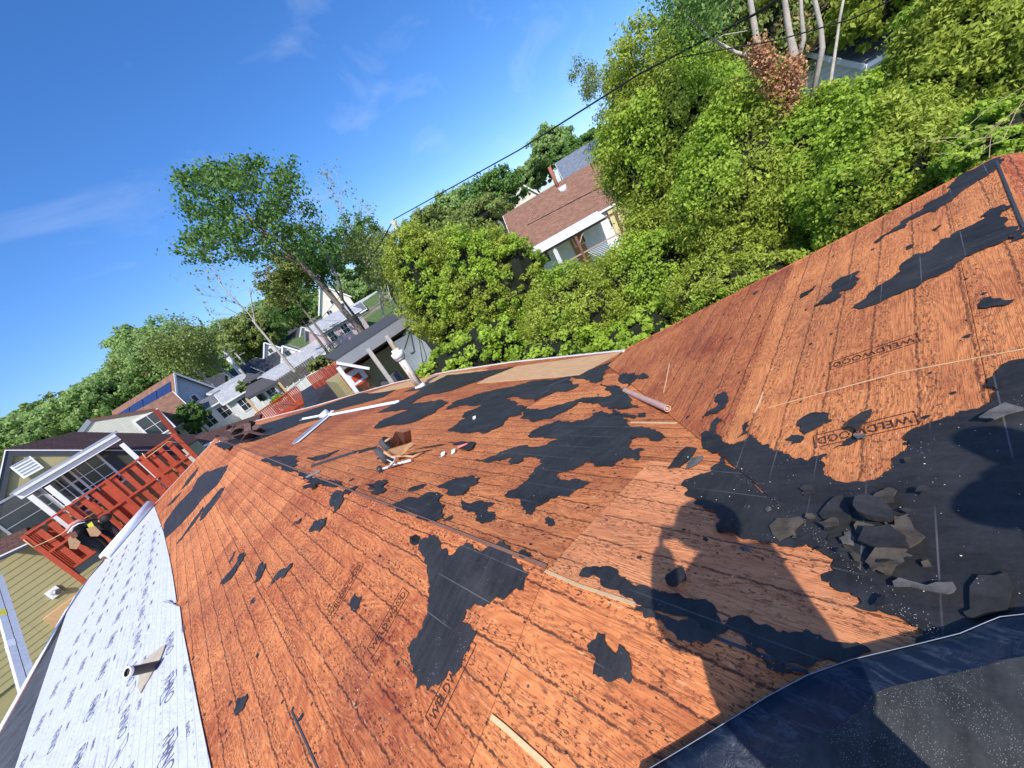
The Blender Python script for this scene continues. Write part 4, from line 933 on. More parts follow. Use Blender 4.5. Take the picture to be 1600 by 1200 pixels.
# windows and door behind the porch (dark panel stands in for the porch's shade)
def wq(c,wd,ht,nx,nz,**k):
    x,z=F1(*c); window(oh,F1.m,x-wd/2,z-ht/2,x+wd/2,z+ht/2,-.05,nx,nz,**k)
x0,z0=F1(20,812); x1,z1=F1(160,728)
MB().box((x0-.3,-.045,min(z0,z1)-.7),(x1+.6,-.025,max(z0,z1)+.25)).build('porch_shade_panel',M_CHAR,oh,F1.m)
wq((40,799),1.5,1.5,1,3,frame=M_GRY); wq((112,770),.95,1.9,2,3); wq((147,745),1.25,1.6,3,3)
# small wall light and floodlight
x,z=F1(85,925); MB().box((x-.2,-.10,z-.2),(x+.2,-.03,z+.2)).build('meter_plate',M_WHT,oh,F1.m); MB().tube([(x,-.1,z),(x+.15,-.28,z-.05)],.12,12).build('meter',M_GRY,oh,F1.m)
# horizontal wood panel at foot
x,z=F1(95,950); MB().box((x-.5,-.3,z-.9),(x+1.2,-.05,z+.1)).build('cellar_hatch',M_NEW,oh,F1.m)
# lower side roof at far left of the facade
a=F1.P(-30,885,-1.4); c=F1.P(50,848,-1.4); MB().slab([a,c,c+Vector((0,1.3,.5)),a+Vector((0,1.3,.5))],(0,0,.08)).build('lower_roof',S_DBR,oh,F1.m)
MB().bar(a+Vector((0,-.03,-.03)),c+Vector((0,-.03,-.03)),.08,.16).build('gutter',M_CHAR,oh,F1.m); MB().bar(a+Vector((0,-.06,.05)),c+Vector((0,-.06,.05)),.03,.05).build('drip_edge',M_WHT,oh,F1.m)
# ---- porch
pch=thing('porch','porch with white beam and square white posts in front of the olive house','porch',tuple(F1.m@Vector((6,-1.2,-2))))
yb=-1.3
A=F1.P(30,777,yb); Bp=F1.P(186,684,yb)
MB().bar(A,Bp,.14,.22).build('beam',M_WHT,pch,F1.m); MB().bar(A+Vector((0,-.12,.17)),Bp+Vector((0,-.12,.17)),.12,.10).build('gutter',M_WMET,pch,F1.m)
MB().slab([A+Vector((-.1,-.1,.22)),Bp+Vector((.1,-.1,.22)),Bp+Vector((.1,1.25,.32)),A+Vector((-.1,1.25,.32))],(0,0,.06)).build('roof',M_GRY,pch,F1.m)
for (x,y,x2,y2) in ((45,773,105,822),(72,758,130,807),(188,692,262,768)):
    p=F1.P(x,y,yb); MB().box((p.x-.09,yb-.09,-5.5),(p.x+.09,yb+.09,p.z-.06)).build('post',M_WHT,pch,F1.m)
# ---- red deck
dk=thing('red_deck','red stained raised deck with wide board railings beside the olive house','deck',tuple(F1.m@Vector((7,-2,-4))))
yd=-2.2
def rail(y,pts,off=0.,seed=1,w=.20,step=.37,mid=.5,name_b='baluster_board'):
    T0=F1.P(*pts[0],y); T1=F1.P(*pts[1],y); B0=F1.P(*pts[2],y); B1=F1.P(*pts[3],y)
    B0.x=T0.x; B1.x=T1.x
    MB().bar(T0,T1,.16,.07).build('top_rail',M_RED,dk,F1.m); MB().bar(B0,B1,.10,.09).build('bottom_rail',M_RED,dk,F1.m)
    Mi0=T0.lerp(B0,mid); Mi1=T1.lerp(B1,mid); MB().bar(Mi0+Vector((0,-.07,0)),Mi1+Vector((0,-.07,0)),.05,.09).build('middle_rail',M_RED,dk,F1.m)
    n=int((T1.x-T0.x)/step); rg=random.Random(seed)
    for i in range(n+1):
        t=i/n; a=T0.lerp(T1,t); c=B0.lerp(B1,t); x=a.x
        MB().box((x-w/2,y-.02,c.z+.02),(x+w/2,y+.02,a.z-.03)).build(name_b,M_RED,dk,F1.m)
    return T0,T1,B0,B1
T0,T1,B0,B1=rail(yd,[(37,838),(272,680),(105,893),(318,742)],seed=1)
rail(yd+2.0,[(75,828),(262,690),(130,873),(305,740)],seed=2,w=.2,step=.5)
MB().slab([B0,B1,B1+Vector((0,2.1,0)),B0+Vector((0,2.1,0))],(0,0,-.12)).build('deck_floor',M_REDD,dk,F1.m)
MB().bar(B0+Vector((0,-.04,-.22)),B1+Vector((0,-.04,-.22)),.06,.30).build('rim_joist',M_CHAR,dk,F1.m)
for t in (0,.25,.5,.75,1.):
    a=T0.lerp(T1,t); c=B0.lerp(B1,t); MB().box((a.x-.08,yd-.10,GZ),(a.x+.08,yd-.021,a.z+.05)).build('post',M_RED,dk,F1.m)
for k,e in enumerate(((T0,B0),(T1,B1))):
    a,c=e
    for j in range(6):
        MB().box((a.x-.02,yd+.25+j*.32,c.z),(a.x+.02,yd+.45+j*.32,a.z-.04)).build('baluster_board',M_RED,dk,F1.m)
    MB().bar(a,a+Vector((0,2.05,0)),.14,.07).build('top_rail',M_RED,dk,F1.m)
# string lights on the rail
b=MB()
P0=[(37,838),(52,850),(75,840),(95,830),(120,812),(150,795)]
b.tube([F1.P(x,y+5,yd-.12) for x,y in P0],.02,5); b.tube([F1.P(x,y,yd-.15) for x,y in [(222,708),(228,716),(235,711),(250,700),(262,690),(285,692)]],.02,5)
b.build('string_light',M_WOODP,dk,F1.m)

# ---- ladder over the near eave
P=Vector((-5.75,0,0)); 
def onX(px,py,X): d=ray(px,py); return d*(X/d.x)
ld=thing('ladder','aluminium extension ladder with warning stickers standing against the eave','ladder',(-6.6,12,GZ))
t1=onX(2,935,-6.15); t2=onX(40,1062,-5.75); d=(t2-t1)
n=Vector((0,1,0)); 
side=Vector((.08,.30,0)); 
def lad(off):
    return [t1-d*.3+off,t2+d*.5+off]
for s_i,off in enumerate((side*-.5,side*.5)):
    MB().bar(*lad(off),.16,.13,side).build('rail',M_ALU,ld,Matrix.Identity(4))
for k in range(9):
    q=t1-d*.25+d*(k*.19); MB().tube([q-side*.48,q+side*.48],.022,8).build('rung',M_ALU,ld,Matrix.Identity(4))
q=t1.lerp(t2,.16); MB().bar(q-side*.5-Vector((0,0,.0)),q-side*.5+d.normalized()*.32,.17,.14,side).build('warning_sticker',M_YEL,ld,Matrix.Identity(4))
q=t1.lerp(t2,.55); MB().bar(q-side*.5,q-side*.5+d.normalized()*.3,.17,.14,side).build('warning_sticker',M_WHT,ld,Matrix.Identity(4))

# ================================================================= GENERIC HOUSES
def house_px(name,label,EL,ER,R1,R2,d,rise,wall,roof,ridge='x',wh=None,win=(2,1),over=.35,cat='house',group=None,zb=None,chimney=None,trim=M_WHT,wsz=(.9,1.2),side=True):
    a=onR(*EL,R1); c=onR(*ER,R2); z=(a.z+c.z)/2; v=Vector((c.x-a.x,c.y-a.y,0)); w=v.length; ang=math.atan2(v.y,v.x)
    zg=ground_z((a.x+c.x)/2,(a.y+c.y)/2)-1; H=z-zg
    o=thing(name,label,cat,(a.x,a.y,zg),ang,group); M=Matrix.Translation((a.x,a.y,z))@Matrix.Rotation(ang,4,'Z')
    zl=zg-z
    b=MB(); 
    if ridge=='x':
        b.add([(0,0,zl),(w,0,zl),(w,d,zl),(0,d,zl),(0,0,0),(w,0,0),(w,d,0),(0,d,0),(0,d/2,rise),(w,d/2,rise)],[(0,1,5,4),(1,2,6,9,5),(2,3,7,6),(3,0,4,8,7)])
    else:
        b.add([(0,0,zl),(w,0,zl),(w,d,zl),(0,d,zl),(0,0,0),(w,0,0),(w,d,0),(0,d,0),(w/2,0,rise),(w/2,d,rise)],[(0,1,5,8,4),(1,2,6,5),(2,3,7,9,6),(3,0,4,7)])
    b.build('wall',wall,o,M)
    t=.10
    if ridge=='x':
        k=rise/(d/2)
        for s in (0,1):
            y0=-over if s==0 else d+over; ym=d/2; z0=-over*k
            MB().slab([(-over,y0,z0+.03),(w+over,y0,z0+.03),(w+over,ym,rise+.03),(-over,ym,rise+.03)],(0,0,t)).build('roof',roof,o,M)
        MB().bar((-over,-over-.03,-over*k),(w+over,-over-.03,-over*k),.06,.16).build('fascia',trim,o,M)
        MB().bar((-over-.02,-over,-over*k+.02),(-over-.02,d/2,rise+.02),.05,.18).build('rake_board',trim,o,M)
        MB().bar((w+over+.02,-over,-over*k+.02),(w+over+.02,d/2,rise+.02),.05,.18).build('rake_board',trim,o,M)
    else:
        k=rise/(w/2)
        for s in (0,1):
            x0=-over if s==0 else w+over; z0=-over*k
            MB().slab([(x0,-over,z0+.03),(w/2,-over,rise+.03),(w/2,d+over,rise+.03),(x0,d+over,z0+.03)],(0,0,t)).build('roof',roof,o,M)
            MB().bar((x0,-over-.03,z0+.02),(w/2,-over-.03,rise+.02),.05,.20).build('rake_board',trim,o,M)
    nx,nz=win; ww,wt=wsz
    for j in range(nz):
        for i in range(nx):
            cx=w*(i+.5)/nx; zc=-1.15-j*2.6
            if ridge=='y' and j==0 and False: pass
            window(o,M,cx-ww/2,zc-wt/2,cx+ww/2,zc+wt/2,-.012,2,2,.08,trim)
    if ridge=='y' and rise>1.3: window(o,M,w/2-.3,.15,w/2+.3,.85,-.012,1,1,.07,trim)
    if side:
        Ms=M@Matrix.Translation((0,d,0))@Matrix.Rotation(-math.pi/2,4,'Z')
        for i in range(2): window(o,Ms,d*(i+.5)/2-.4,-1.7,d*(i+.5)/2+.4,-.7,-.012,2,2,.08,trim)
    if chimney:
        MB().box((w*chimney,d/2-.3,rise-.8),(w*chimney+.6,d/2+.3,rise+1.1)).build('chimney',plain('brick',(.30,.12,.08),.9),o,M)
    return o,M,w
# cream gabled house behind olive roof
o,M,w=house_px('cream_house','cream sided house with brown corner trim and one white window above the red deck','#' and (112,694),(274,692),34,38,8,2.6,W_CRM,S_DRK,'y',win=(1,1),cat='house',trim=M_WHT,wsz=(1.3,1.5)) if False else (None,None,None)
F2=Fac(190,680,42,52)
ch=thing('cream_house','cream sided house with brown corner trim and one white window above the red deck','house',tuple(F2.m@Vector((0,4,GZ))))
pts=[F2(112,694),F2(141,657),F2(243,641),F2(275,680)]
pl=[(pts[0][0],-5),(pts[3][0],-5),(pts[3][0],pts[3][1]),(pts[2][0],pts[2][1]),(pts[1][0],pts[1][1]),(pts[0][0],pts[0][1])]
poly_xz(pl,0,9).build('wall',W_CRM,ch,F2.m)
top=[Vector((p[0],-.06,p[1]+.03)) for p in pts]
MB().slab([top[1],top[2],top[2]+Vector((0,9.7,0)),top[1]+Vector((0,9.7,0))],(0,0,.14)).build('roof',S_DBR,ch,F2.m)
MB().slab([top[2],top[3],top[3]+Vector((0,9.7,0)),top[2]+Vector((0,9.7,0))],(.1,0,.1)).build('roof',S_GRY,ch,F2.m)
MB().bar(top[0],top[1],.06,.3).build('rake_board',M_GRY,ch,F2.m); MB().bar(top[1],top[2],.06,.22).build('rake_board',M_BRN,ch,F2.m); MB().bar(top[2]+Vector((0,-.02,0)),top[3]+Vector((0,-.02,0)),.08,.3).build('corner_board',M_REDD,ch,F2.m)
x,z=F2(242,663); window(ch,F2.m,x-.75,z-.85,x+.75,z+.85,-.02,2,2,.12)
# blue house with solar roof
o,M,w=house_px('blue_house','pale blue house with solar panels on its roof slope',(268,640),(346,618),52,56,9,3.6,W_BLU,S_BRN,'y',win=(1,1))
sp=[]
k=3.6/(w/2)
for i in range(4):
    for j in range(2):
        x0=-.2+ (w/2-.3)*j/2; x1=x0+(w/2-.3)/2-.08; y0=.2+i*2.1; y1=y0+2.0
        MB().slab([(x0,y0,k*x0+.2),(x1,y0,k*x1+.2),(x1,y1,k*x1+.2),(x0,y1,k*x0+.2)],(0,0,.05)).build('solar_panel',M_SOLAR,o,M)
TOWN=[
 ('white_house','white house with dark roof left of the utility pole in the town',(300,640),(350,612),58,60,8,1.6,W_WHT,S_GRY,'x',(2,1)),
 ('small_house','low white house with a small dark roof behind the blue one',(330,612),(372,585),75,78,8,1.8,W_WHT,S_DRK,'x',(2,1)),
 ('small_house','white bungalow with a curved porch left of the grey gazebo',(365,618),(405,590),52,54,6,1.4,W_WHT,S_LGR,'x',(2,1)),
 ('small_house','cream house with a dark roof behind the grey gazebo',(388,592),(425,566),66,68,7,1.9,W_CRM,S_DRK,'x',(2,1)),
 ('small_house','blue-grey roofed house high behind the gazebo',(402,572),(450,545),85,88,9,2.8,W_WHT,S_LGR,'x',(2,1)),
 ('small_house','white house with three dark windows above the wooden fence',(425,583),(478,552),64,66,8,2.2,W_WHT,S_DRK,'x',(3,1)),
 ('small_house','dark roofed house on the wooded slope',(440,540),(492,510),105,108,9,2.8,W_TAN,S_DRK,'x',(2,1)),
 ('small_house','cream gabled house beside the pink house',(465,545),(505,520),80,82,9,2.8,W_CRM,S_DRK,'y',(1,1)),
 ('pink_house','pale pink two storey house with white window frames',(500,519),(560,486),56,58,7,1.3,W_PNK,S_LGR,'x',(3,2)),
 ('tall_cream_house','tall cream gabled house above the pink house, behind the leaning trunk',(498,488),(545,463),80,80,10,4.0,W_CRM,S_LGR,'y',(2,2)),
 ('grey_house','grey roofed house behind the leaning trunk',(548,505),(612,470),74,76,9,2.6,W_TAN,S_LGR,'x',(3,1)),
 ('small_house','white house with long white fence below the wooded slope',(470,570),(522,542),54,56,7,1.6,W_CRM,S_LGR,'x',(3,1)),
 ('small_house','dark hip roofed house between the two utility poles',(352,590),(395,563),95,98,8,2.4,W_TAN,S_DRK,'x',(2,1)),
 ('small_house','low house with a mottled brown roof beside the small conifer',(248,676),(300,650),46,46,7,2.6,W_CRM,S_BRN,'x',(2,1)),
 ('white_house','white house with two dark windows right of the small conifer',(302,650),(350,622),50,50,5,.8,W_WHT,S_GRY,'x',(2,1)),
 ('small_house','white house just left of the far gazebo canopy',(352,628),(388,606),48,48,5,1.0,W_WHT,S_LGR,'x',(1,1)),
 ('white_house','long white house between the gazebo and the wooden fence',(405,607),(462,574),50,51,5,1.0,W_WHT,S_LGR,'x',(3,1)),
 ('small_house','cream house with small windows under the pink house',(462,578),(512,549),52,52,5,.9,W_CRM,S_LGR,'x',(2,1)),
 ('small_house','white gabled house beyond the wooden fence',(440,565),(468,549),58,58,6,1.6,W_WHT,S_GRY,'y',(1,1)),
 ('small_house','white gabled house left of the cream gabled one',(412,560),(440,544),74,74,6,2.0,W_WHT,S_DRK,'y',(1,1)),
 ('white_house','white house under the tall cream gabled house',(520,512),(570,484),70,70,6,1.2,W_WHT,S_GRY,'x',(2,1)),
 ('small_house','pale roofed house farthest left in the town',(322,600),(352,580),100,102,8,2.0,W_WHT,S_LGR,'x',(1,1)),
]
for t in TOWN:
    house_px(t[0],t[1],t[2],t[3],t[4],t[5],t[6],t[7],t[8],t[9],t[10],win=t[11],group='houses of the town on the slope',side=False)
# dark shed roof just beyond the gable end (brown slope)
P=[onR(303,682,27),onR(408,646,28),onR(402,664,25.5),onR(318,697,25)]
sh=thing('brown_shed','low shed with a brown shingle roof beyond the far end of the roof','shed',(P[0].x,P[0].y,GZ))
MB().slab(P,(0,0,-.15)).build('roof',S_DBR,sh,Matrix.Identity(4))
cen=sum(P,Vector((0,0,0)))/4; q=[cen+(p-cen)*.92 for p in P]; zmin=min(p.z for p in q)-.25
b=MB(); b.add([Vector((p.x,p.y,zmin)) for p in q]+[Vector((p.x,p.y,GZ)) for p in q],[(0,1,5,4),(1,2,6,5),(2,3,7,6),(3,0,4,7),(0,1,2,3)]); b.build('wall',M_CHAR,sh,Matrix.Identity(4))
MB().bar(P[3],P[2],.05,.12).build('fascia',M_WHT,sh,Matrix.Identity(4))

# second red deck and fence (middle distance)
F3=Fac(450,630,34,60)
d2=thing('red_deck','bright red deck railing with stairs under the far gazebo','deck',tuple(F3.m@Vector((0,0,GZ))))
T0=F3.P(398,648); T1=F3.P(462,604); B0=F3.P(412,668); B1=F3.P(476,628); 
MB().bar(T0,T1,.14,.08).build('top_rail',M_RED,d2,F3.m); MB().bar(T0.lerp(B0,.9),T1.lerp(B1,.9),.1,.4).build('bottom_rail',M_RED,d2,F3.m)
n=26
for i in range(n+1):
    a=T0.lerp(T1,i/n); c=T0.lerp(B0,.95).lerp(T1.lerp(B1,.95),i/n); MB().box((a.x-.045,-.02,c.z),(a.x+.045,.02,a.z)).build('baluster',M_RED,d2,F3.m)
MB().slab([B0,B1,B1+Vector((0,2.5,0)),B0+Vector((0,2.5,0))],(0,0,-.3)).build('deck_floor',M_REDD,d2,F3.m)
F4=Fac(500,590,31,65)
fn=thing('red_wall','dark red boarded fence with wire mesh behind the bare pole','fence',tuple(F4.m@Vector((0,0,GZ))))
A=F4.P(478,590); Bq=F4.P(528,562)
zt=A.z; n=22
for i in range(n):
    p=A.lerp(Bq,i/n); q=A.lerp(Bq,(i+1)/n); MB().box((p.x+.01,0,p.z-1.9),(q.x-.01,.04,p.z)).build('board',M_REDD if i%3 else M_RED,fn,F4.m)
MB().bar(F4.P(440,632,-.6),F4.P(540,640,-.6),.1,.05).build('dark_ground_cloth',M_DGRY,fn,F4.m)
# dark yard surface behind (dark trampoline/pool cover)
P=[onR(470,612,32),onR(530,575,34),onR(548,640,26),onR(480,650,26)]
tag(MB().slab(P,(0,0,-.1)).build('pool_cover',plain('pool_cover',(.030,.033,.04),.6,0,.5,2),None),'dark covered yard pool below the red fence','pool')
# grey canopy gazebo
F5=Fac(410,600,40,60)
gz=thing('gazebo','gazebo with a two tier dark grey canopy and wooden posts above the red deck','gazebo',tuple(F5.m@Vector((0,0,GZ))))
e=[F5.P(384,622),F5.P(434,596)]; y1=3.4; ap=(e[0]+e[1])/2+Vector((0,y1/2,0)); 
cor=[e[0],e[1],e[1]+Vector((0,y1,0)),e[0]+Vector((0,y1,0))]
hgt=1.5; up1=[ap.lerp(c,.45)+Vector((0,0,hgt*.62)) for c in cor]; b=MB(); b.add(cor+up1,[(0,1,5,4),(1,2,6,5),(2,3,7,6),(3,0,4,7)]); b.build('lower_canopy',M_DGRY,gz,F5.m)
cc=[ap.lerp(c,.6)+Vector((0,0,hgt*.62+.12)) for c in cor]; b=MB(); b.add(cc+[ap+Vector((0,0,hgt+.35))],[(0,1,4),(1,2,4),(2,3,4),(3,0,4)]); b.build('upper_canopy',M_DGRY,gz,F5.m)
b=MB(); b.bar(cor[0]-Vector((0,0,.12)),cor[1]-Vector((0,0,.12)),.05,.25); b.bar(cor[1]-Vector((0,0,.12)),cor[2]-Vector((0,0,.12)),.05,.25); b.build('valance',M_DGRY,gz,F5.m)
for c in cor: MB().box((c.x-.09,c.y-.09,-5),(c.x+.09,c.y+.09,c.z-.1)).build('post',M_WOODP,gz,F5.m)
# white fence/wall patches
F6=Fac(430,610,45,58)
wf=thing('white_fence','long white panel fence behind the gazebo and the red deck','fence',tuple(F6.m@Vector((0,0,GZ))))
A=F6.P(400,634); Bq=F6.P(530,558); n=14
for i in range(n):
    p=A.lerp(Bq,i/n); q=A.lerp(Bq,(i+1)/n); MB().box((p.x+.04,0,p.z-2.6),(q.x-.04,.05,p.z)).build('panel',W_WHT,wf,F6.m); MB().box((p.x-.07,-.03,p.z-2.6),(p.x+.039,.08,p.z+.12)).build('post',M_WHT,wf,F6.m)
F7=Fac(440,575,50,58)
tf=thing('grey_fence','long weathered dark fence with a leaning tarpaulin in the town','fence',tuple(F7.m@Vector((0,0,GZ))))
A=F7.P(425,598); Bq=F7.P(488,556); n=20
for i in range(n):
    p=A.lerp(Bq,i/n); q=A.lerp(Bq,(i+1)/n); MB().box((p.x+.02,0,p.z-1.8),(q.x-.02,.05,p.z)).build('board',plain('weathered',(.13,.12,.11),.9,0,.4),tf,F7.m)

# ================================================================= CARPORT + OLIVE SHED
F8=Fac(590,570,21,62)
cp=thing('carport','carport with grey fascia, white posts and a dark sloping roof','carport',tuple(F8.m@Vector((0,0,GZ))))
a=F8.P(526,566); c=F8.P(640,491)
MB().bar(a+Vector((0,0,-.2)),c+Vector((0,0,-.2)),.1,.55).build('fascia',M_GRY,cp,F8.m)
MB().slab([a+Vector((0,0,.08)),c+Vector((0,0,.08)),c+Vector((.2,4.2,.3)),a+Vector((.2,4.2,.3))],(0,0,.08)).build('roof',M_DGRY,cp,F8.m)
MB().slab([a+Vector((.1,.06,-.45)),c+Vector((.1,.06,-.45)),c+Vector((.2,3.9,-1.1)),a+Vector((.2,3.9,-1.1))],(0,0,-.03)).build('ceiling',M_BRN,cp,F8.m)
for (x,y) in ((574,545),(603,525)):
    p=F8.P(x,y,-.0); MB().box((p.x-.10,-.1,GZ),(p.x+.10,.05,p.z)).build('post',plain('post_grey',(.50,.46,.42),.7),cp,F8.m)
p=F8.P(528,574,-.4); MB().box((p.x-.09,-.45,GZ),(p.x+.09,-.30,p.z)).build('post',M_WHT,cp,F8.m)
MB().bar(F8.P(526,567,-.12),F8.P(577,576,-.12) ,.12,.14).build('gutter',M_WHT,cp,F8.m)
os_=thing('olive_shed','olive sided garage wall under the carport with a hoop board on it','garage',tuple(F8.m@Vector((0,2,GZ))))
a2=F8.P(534,578,2.0); c2=F8.P(660,520,2.0)
zt=max(a2.z,c2.z)
MB().box((a2.x-.6,2.06,GZ),(c2.x+2.,6,zt-.4)).build('wall',M_OLV,os_,F8.m)
z=GZ
while z<zt-.5:
    MB().add([(a2.x-.6,1.98,z),(c2.x+2.,1.98,z),(c2.x+2.,2.0,z+.22),(a2.x-.6,2.0,z+.22),(a2.x-.6,2.06,z),(c2.x+2,2.06,z)],[(0,1,2,3),(0,4,5,1)]).build('siding_plank',M_OLV,os_,F8.m); z+=.22
# hoop
q=F8.P(556,588,1.6)
hp=thing('basketball_hoop','clear backboard with a red border and hoop mounted on the olive wall','basketball hoop',tuple(F8.m@q))
b=MB(); W2,H2=.62,.48
for (x0,z0,x1,z1) in ((-W2,-H2,W2,-H2+.09),(-W2,H2-.09,W2,H2),(-W2,-H2,-W2+.09,H2),(W2-.09,-H2,W2,H2)): b.box((q.x+x0,q.y-.02,q.z+z0),(q.x+x1,q.y+.02,q.z+z1))
b.build('border',M_RED,hp,F8.m); MB().box((q.x-W2+.09,q.y-.01,q.z-H2+.09),(q.x+W2-.09,q.y+.01,q.z+H2-.09)).build('backboard',M_WMET,hp,F8.m)
MB().box((q.x-.25,q.y-.025,q.z-.25),(q.x+.25,q.y-.011,q.z+.1)).build('target_square',M_RED,hp,F8.m)
ringp=[(q.x+.05+.26*math.cos(t*math.pi/8),q.y-.35+.26*math.sin(t*math.pi/8),q.z-.42) for t in range(17)]; MB().tube(ringp,.022,6,False).build('ring',M_RED,hp,F8.m)
b=MB()
for t in range(0,16,2):
    x,y,zz=ringp[t]; b.tube([(x,y,zz),(q.x+.05+(x-q.x-.05)*.6,q.y-.35+(y-q.y+.35)*.6,zz-.4)],.012,4,False)
b.build('net',M_RED,hp,F8.m)
# grey tarp structure right of the carport
F9=Fac(660,570,20.5,58)
tp=thing('tarpaulin','big grey tarpaulin stretched over poles right of the carport','tarpaulin',tuple(F9.m@Vector((0,0,GZ))))
T=[F9.P(612,536),F9.P(640,520),F9.P(664,534),F9.P(690,568),F9.P(648,582)]
b=MB(); cen=sum(T,Vector((0,0,0)))/5+Vector((0,.35,0)); b.add(T+[cen],[(0,1,5),(1,2,5),(2,3,5),(3,4,5),(4,0,5)],True); b.build('sheet',M_TARP,tp,F9.m)
MB().tube([F9.P(640,520,-.05),F9.P(632,546,-.06)],.03,6).build('tie_pole',M_WIRE,tp,F9.m); MB().tube([F9.P(655,530,-.05),F9.P(662,575,-.05)],.02,6).build('tie_pole',M_WIRE,tp,F9.m)
for t in (T[0],T[3]): MB().box((t.x-.05,0,GZ),(t.x+.05,.08,t.z)).build('post',M_WOODP,tp,F9.m)
F10=Fac(670,585,18,60); lt=thing('lattice_fence','brown lattice fence between the tarpaulin and the hedge','fence',tuple(F10.m@Vector((0,0,GZ))))
A=F10.P(650,598); Bq=F10.P(690,578); n=14
for i in range(n+1):
    p=A.lerp(Bq,i/n); MB().bar(p,p+Vector((.8,0,-1.2)),.05,.03,(0,1,0)).build('slat',plain('lattice',(.42,.26,.17),.8),lt,F10.m)
# items stored under the carport
b=MB(); p=F8.P(598,600,.8); b.box((p.x,p.y,p.z-.7),(p.x+1.1,p.y+.6,p.z+.1)); tag(b.build('storage_box',plain('bin',(.10,.11,.13),.6),None,F8.m),'dark storage box standing under the carport','box')

# ================================================================= BROWN ROOF HOUSE (right centre)
BL=onR(845,372,36); BRt=onR(1010,283,38)
o,M,w=house_px('brown_roof_house','long house with a brown shingle roof beyond the hedge',(815,397),(1040,268),36,37.5,12.,3.5,W_WHT,S_BRN,'x',win=(4,1),chimney=None,side=True)
MB().tube([(w*.42,5.6,2.9),(w*.42,5.6,5.2)],.17,10).build('chimney_pipe',plain('rust_brick',(.34,.12,.07),.8),o,M)
MB().tube([(w*.44,4.7,2.6),(w*.44,4.65,3.15)],[.35,.40],14).build('dish',M_WMET,o,M)
MB().box((w*.60,-.25,-6),(w*.98,-.01,-.12)).build('yellow_wall',W_YEL,o,M)
MB().box((4.2,-.06,-3.6),(5.3,-.013,-1.0)).build('door',plain('door_orange',(.50,.24,.08),.5),o,M)
# porch / pergola
pg=thing('pergola','brown porch with a torn white awning and lattice in front of the yellow wall','pergola',tuple(M@Vector((4,-2,-3.4))))
zz=-.6
for x in (1.2,4.6,8.0):
    MB().box((x-.1,-3.1,-4.6),(x+.1,-2.9,zz)).build('post',M_BRN,pg,M)
MB().bar((.8,-3,zz+.05),(8.4,-3,zz+.05),.14,.2).build('beam',M_BRN,pg,M); MB().bar((1.2,-3.0,-2.1),(8,-3.0,-2.1),.1,.1).build('rail',plain('taupe',(.38,.28,.24),.7),pg,M)
for x in (1.2,4.6): 
    MB().bar((x,-3,zz-.8),(x+.7,-3,zz),.08,.08).build('brace',plain('taupe',(.38,.28,.24),.7),pg,M)
MB().slab([(.6,-3.3,zz+.15),(7.2,-3.3,zz+.15),(7.2,-.3,-.05),(.6,-.3,-.05)],(0,0,.06)).build('awning',M_WMET,pg,M)
for i in range(14):
    MB().bar((5+i*.2,-3.02,-2.2),(5.8+i*.2,-3.02,-3.2),.04,.03,(0,1,0)).build('lattice_slat',M_WMET,pg,M)
q=onR(858,372,33); b=MB(); b.box((q.x-.12,q.y-.12,GZ),(q.x+.12,q.y+.12,q.z)); tag(b.build('white_post',M_WHT),'thick white post standing left of the pergola','post')
# grey roofed house behind it
house_px('grey_roof_house','house with a blue-grey shingle roof behind the brown roofed one',(882,276),(1040,196),62,64,10,2.8,W_WHT,shingles('shingles_slate',(.17,.20,.25)),'x',win=(4,1))
house_px('pale_gable_house','pale gabled house peeking over the left end of the brown roof',(800,322),(838,302),70,71,8,3.0,W_CRM,S_GRY,'y',win=(1,1))
# white house at upper right
house_px('white_house','white house with a slate blue roof showing through the trees at the upper right',(1348,88),(1450,42),24,26,7,2.2,W_WHT,S_GRY,'x',win=(3,1))

# ================================================================= VEGETATION
def leaf_mesh(name,C,Nrm,S_,asp,tint,mi,mats,seed):
    rs=np.random.RandomState(seed); n=len(C)
    r=rs.normal(size=(n,3)); t=np.cross(Nrm,r); t/=np.linalg.norm(t,axis=1)[:,None]+1e-9; b=np.cross(Nrm,t)
    L_=t*(S_*.5)[:,None]; W_=b*(S_*.5*asp)[:,None]
    V=np.stack([C-L_,C-W_+L_*.1,C+L_,C+W_+L_*.1],1).reshape(-1,3).astype(np.float32)
    me=bpy.data.meshes.new(name); me.vertices.add(4*n); me.vertices.foreach_set('co',V.ravel())
    me.loops.add(4*n); me.loops.foreach_set('vertex_index',np.arange(4*n,dtype=np.int32))
    me.polygons.add(n); me.polygons.foreach_set('loop_start',np.arange(0,4*n,4,dtype=np.int32)); me.polygons.foreach_set('loop_total',np.full(n,4,np.int32))
    me.polygons.foreach_set('material_index',mi.astype(np.int32)); me.update(calc_edges=True)
    at=me.attributes.new('tint','FLOAT','FACE'); at.data.foreach_set('value',tint.astype(np.float32))
    for m in mats: me.materials.append(m)
    return me
